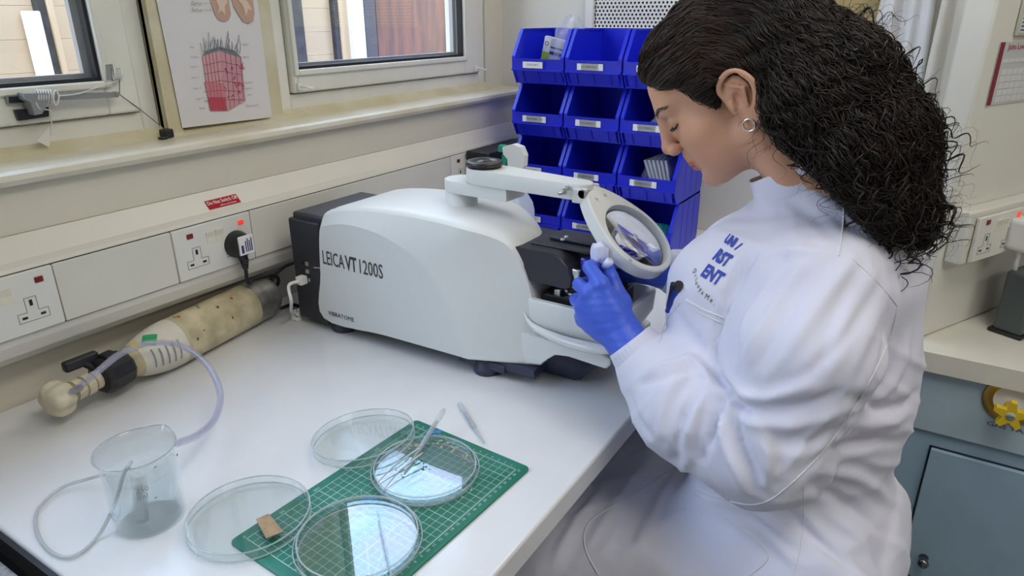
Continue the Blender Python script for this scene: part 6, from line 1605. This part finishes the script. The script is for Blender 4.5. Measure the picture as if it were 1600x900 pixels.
# loose curls along the back outline and lower tips
oi = [i for i in range(len(faces_c)) if faces_c[i][1] < .16 and faces_c[i][2] > 1.17]
def curl_strand(p, d0, L_, rad, wl_, r0, col, grow=1.0, droop=.25):
    pts = []; d = d0.normalized(); q = Vector(p); ph = hr.uniform(0, 6.28); u = d.orthogonal().normalized(); step = .0028
    for i in range(L_):
        d = (d + Vector((0, 0, -droop * .05)) + Vector((hr.gauss(0, .03), hr.gauss(0, .03), hr.gauss(0, .03)))).normalized(); q = q + d * step
        v = d.cross(u).normalized(); u = v.cross(d).normalized(); a = i * step / wl_ * 2 * math.pi + ph; g_ = min(1, i / 10) * (1 + grow * i / L_)
        pts.append(q + (u * math.cos(a) + v * math.sin(a)) * rad * g_)
    add_strand(pts, r0, col)
for k in range(430):
    i = hr.choice(oi); p = Vector(faces_c[i]); loc, nr, _, _ = HB.find_nearest(p); dr, ci = chain_dir(np.array(p))
    d0 = dr * hr.uniform(.5, 1.1) + nr * hr.uniform(.15, .7) + Vector((0, -.15, 0)); kk = hr.uniform(.5, 1.2)
    thick = hr.random() < .45
    curl_strand(p, d0, hr.randint(12, 24) if thick else hr.randint(14, 30), hr.uniform(.003, .0075), hr.uniform(.020, .034), hr.uniform(.0008, .0017) if thick else hr.uniform(.00018, .0004), (.016 * kk, .0095 * kk, .0068 * kk))
for k in range(110):      # dense ringlets at the very tips
    p = Vector((hr.uniform(.87, 1.0), hr.uniform(.005, .065), hr.uniform(1.215, 1.275))); kk = hr.uniform(.5, 1.2)
    curl_strand(p, Vector((hr.uniform(-.3, .3), hr.uniform(-.5, .1), -1)), hr.randint(12, 22), hr.uniform(.004, .009), hr.uniform(.022, .034), hr.uniform(.0006, .0015), (.016 * kk, .0095 * kk, .0068 * kk))
for k in range(26):       # wisps over the collar and cheek
    p = l2w((-.070 + hr.uniform(-.006, .006), -.028 + hr.uniform(-.012, .006), -.005 + hr.uniform(-.03, .02)))
    curl_strand(p, Vector((-.15 + hr.gauss(0, .1), hr.gauss(-.1, .25), -1)), hr.randint(16, 34), hr.uniform(.002, .005), .04, hr.uniform(.0002, .0004), (.03, .018, .012))
for k in range(60):       # baby hair along the hairline and sideburn
    t = hr.random(); f_ = .100 - .085 * t; A = on_face((-(.02 + .055 * t ** .7), f_, .030 + .60 * f_ - .006 + hr.uniform(-.003, .004)), .0008)
    d0 = Vector(Rl @ np.array((-.1, -.55, -.35 if t > .7 else .3), np.float32)); curl_strand(A, d0, hr.randint(8, 14), .0012, .03, hr.uniform(.0002, .0004), (.045, .027, .017), 0, 0)
for k in range(30):       # wisps above the crown at the back
    p = Vector((hr.uniform(.90, 1.0), hr.uniform(.08, .16), hr.uniform(1.44, 1.46))); curl_strand(p, Vector((hr.gauss(0, .3), hr.uniform(-.6, .3), 1)), hr.randint(14, 26), hr.uniform(.002, .005), .03, hr.uniform(.0002, .0005), (.03, .018, .012), 1, 2)
me = bpy.data.meshes.new('hair_strands'); me.from_pydata([tuple(v - woman.location) for v in HV], [], HF)
me.polygons.foreach_set('use_smooth', [True] * len(me.polygons)); ca_ = me.color_attributes.new('tone', 'FLOAT_COLOR', 'POINT')
ca_.data.foreach_set('color', np.array([(*c, 1) for c in HCc], np.float32).ravel()); me.materials.append(M_hair)
hs = bpy.data.objects.new('curly_hair', me); COL.objects.link(hs); hs.parent = woman; hs['kind'] = 'stuff'
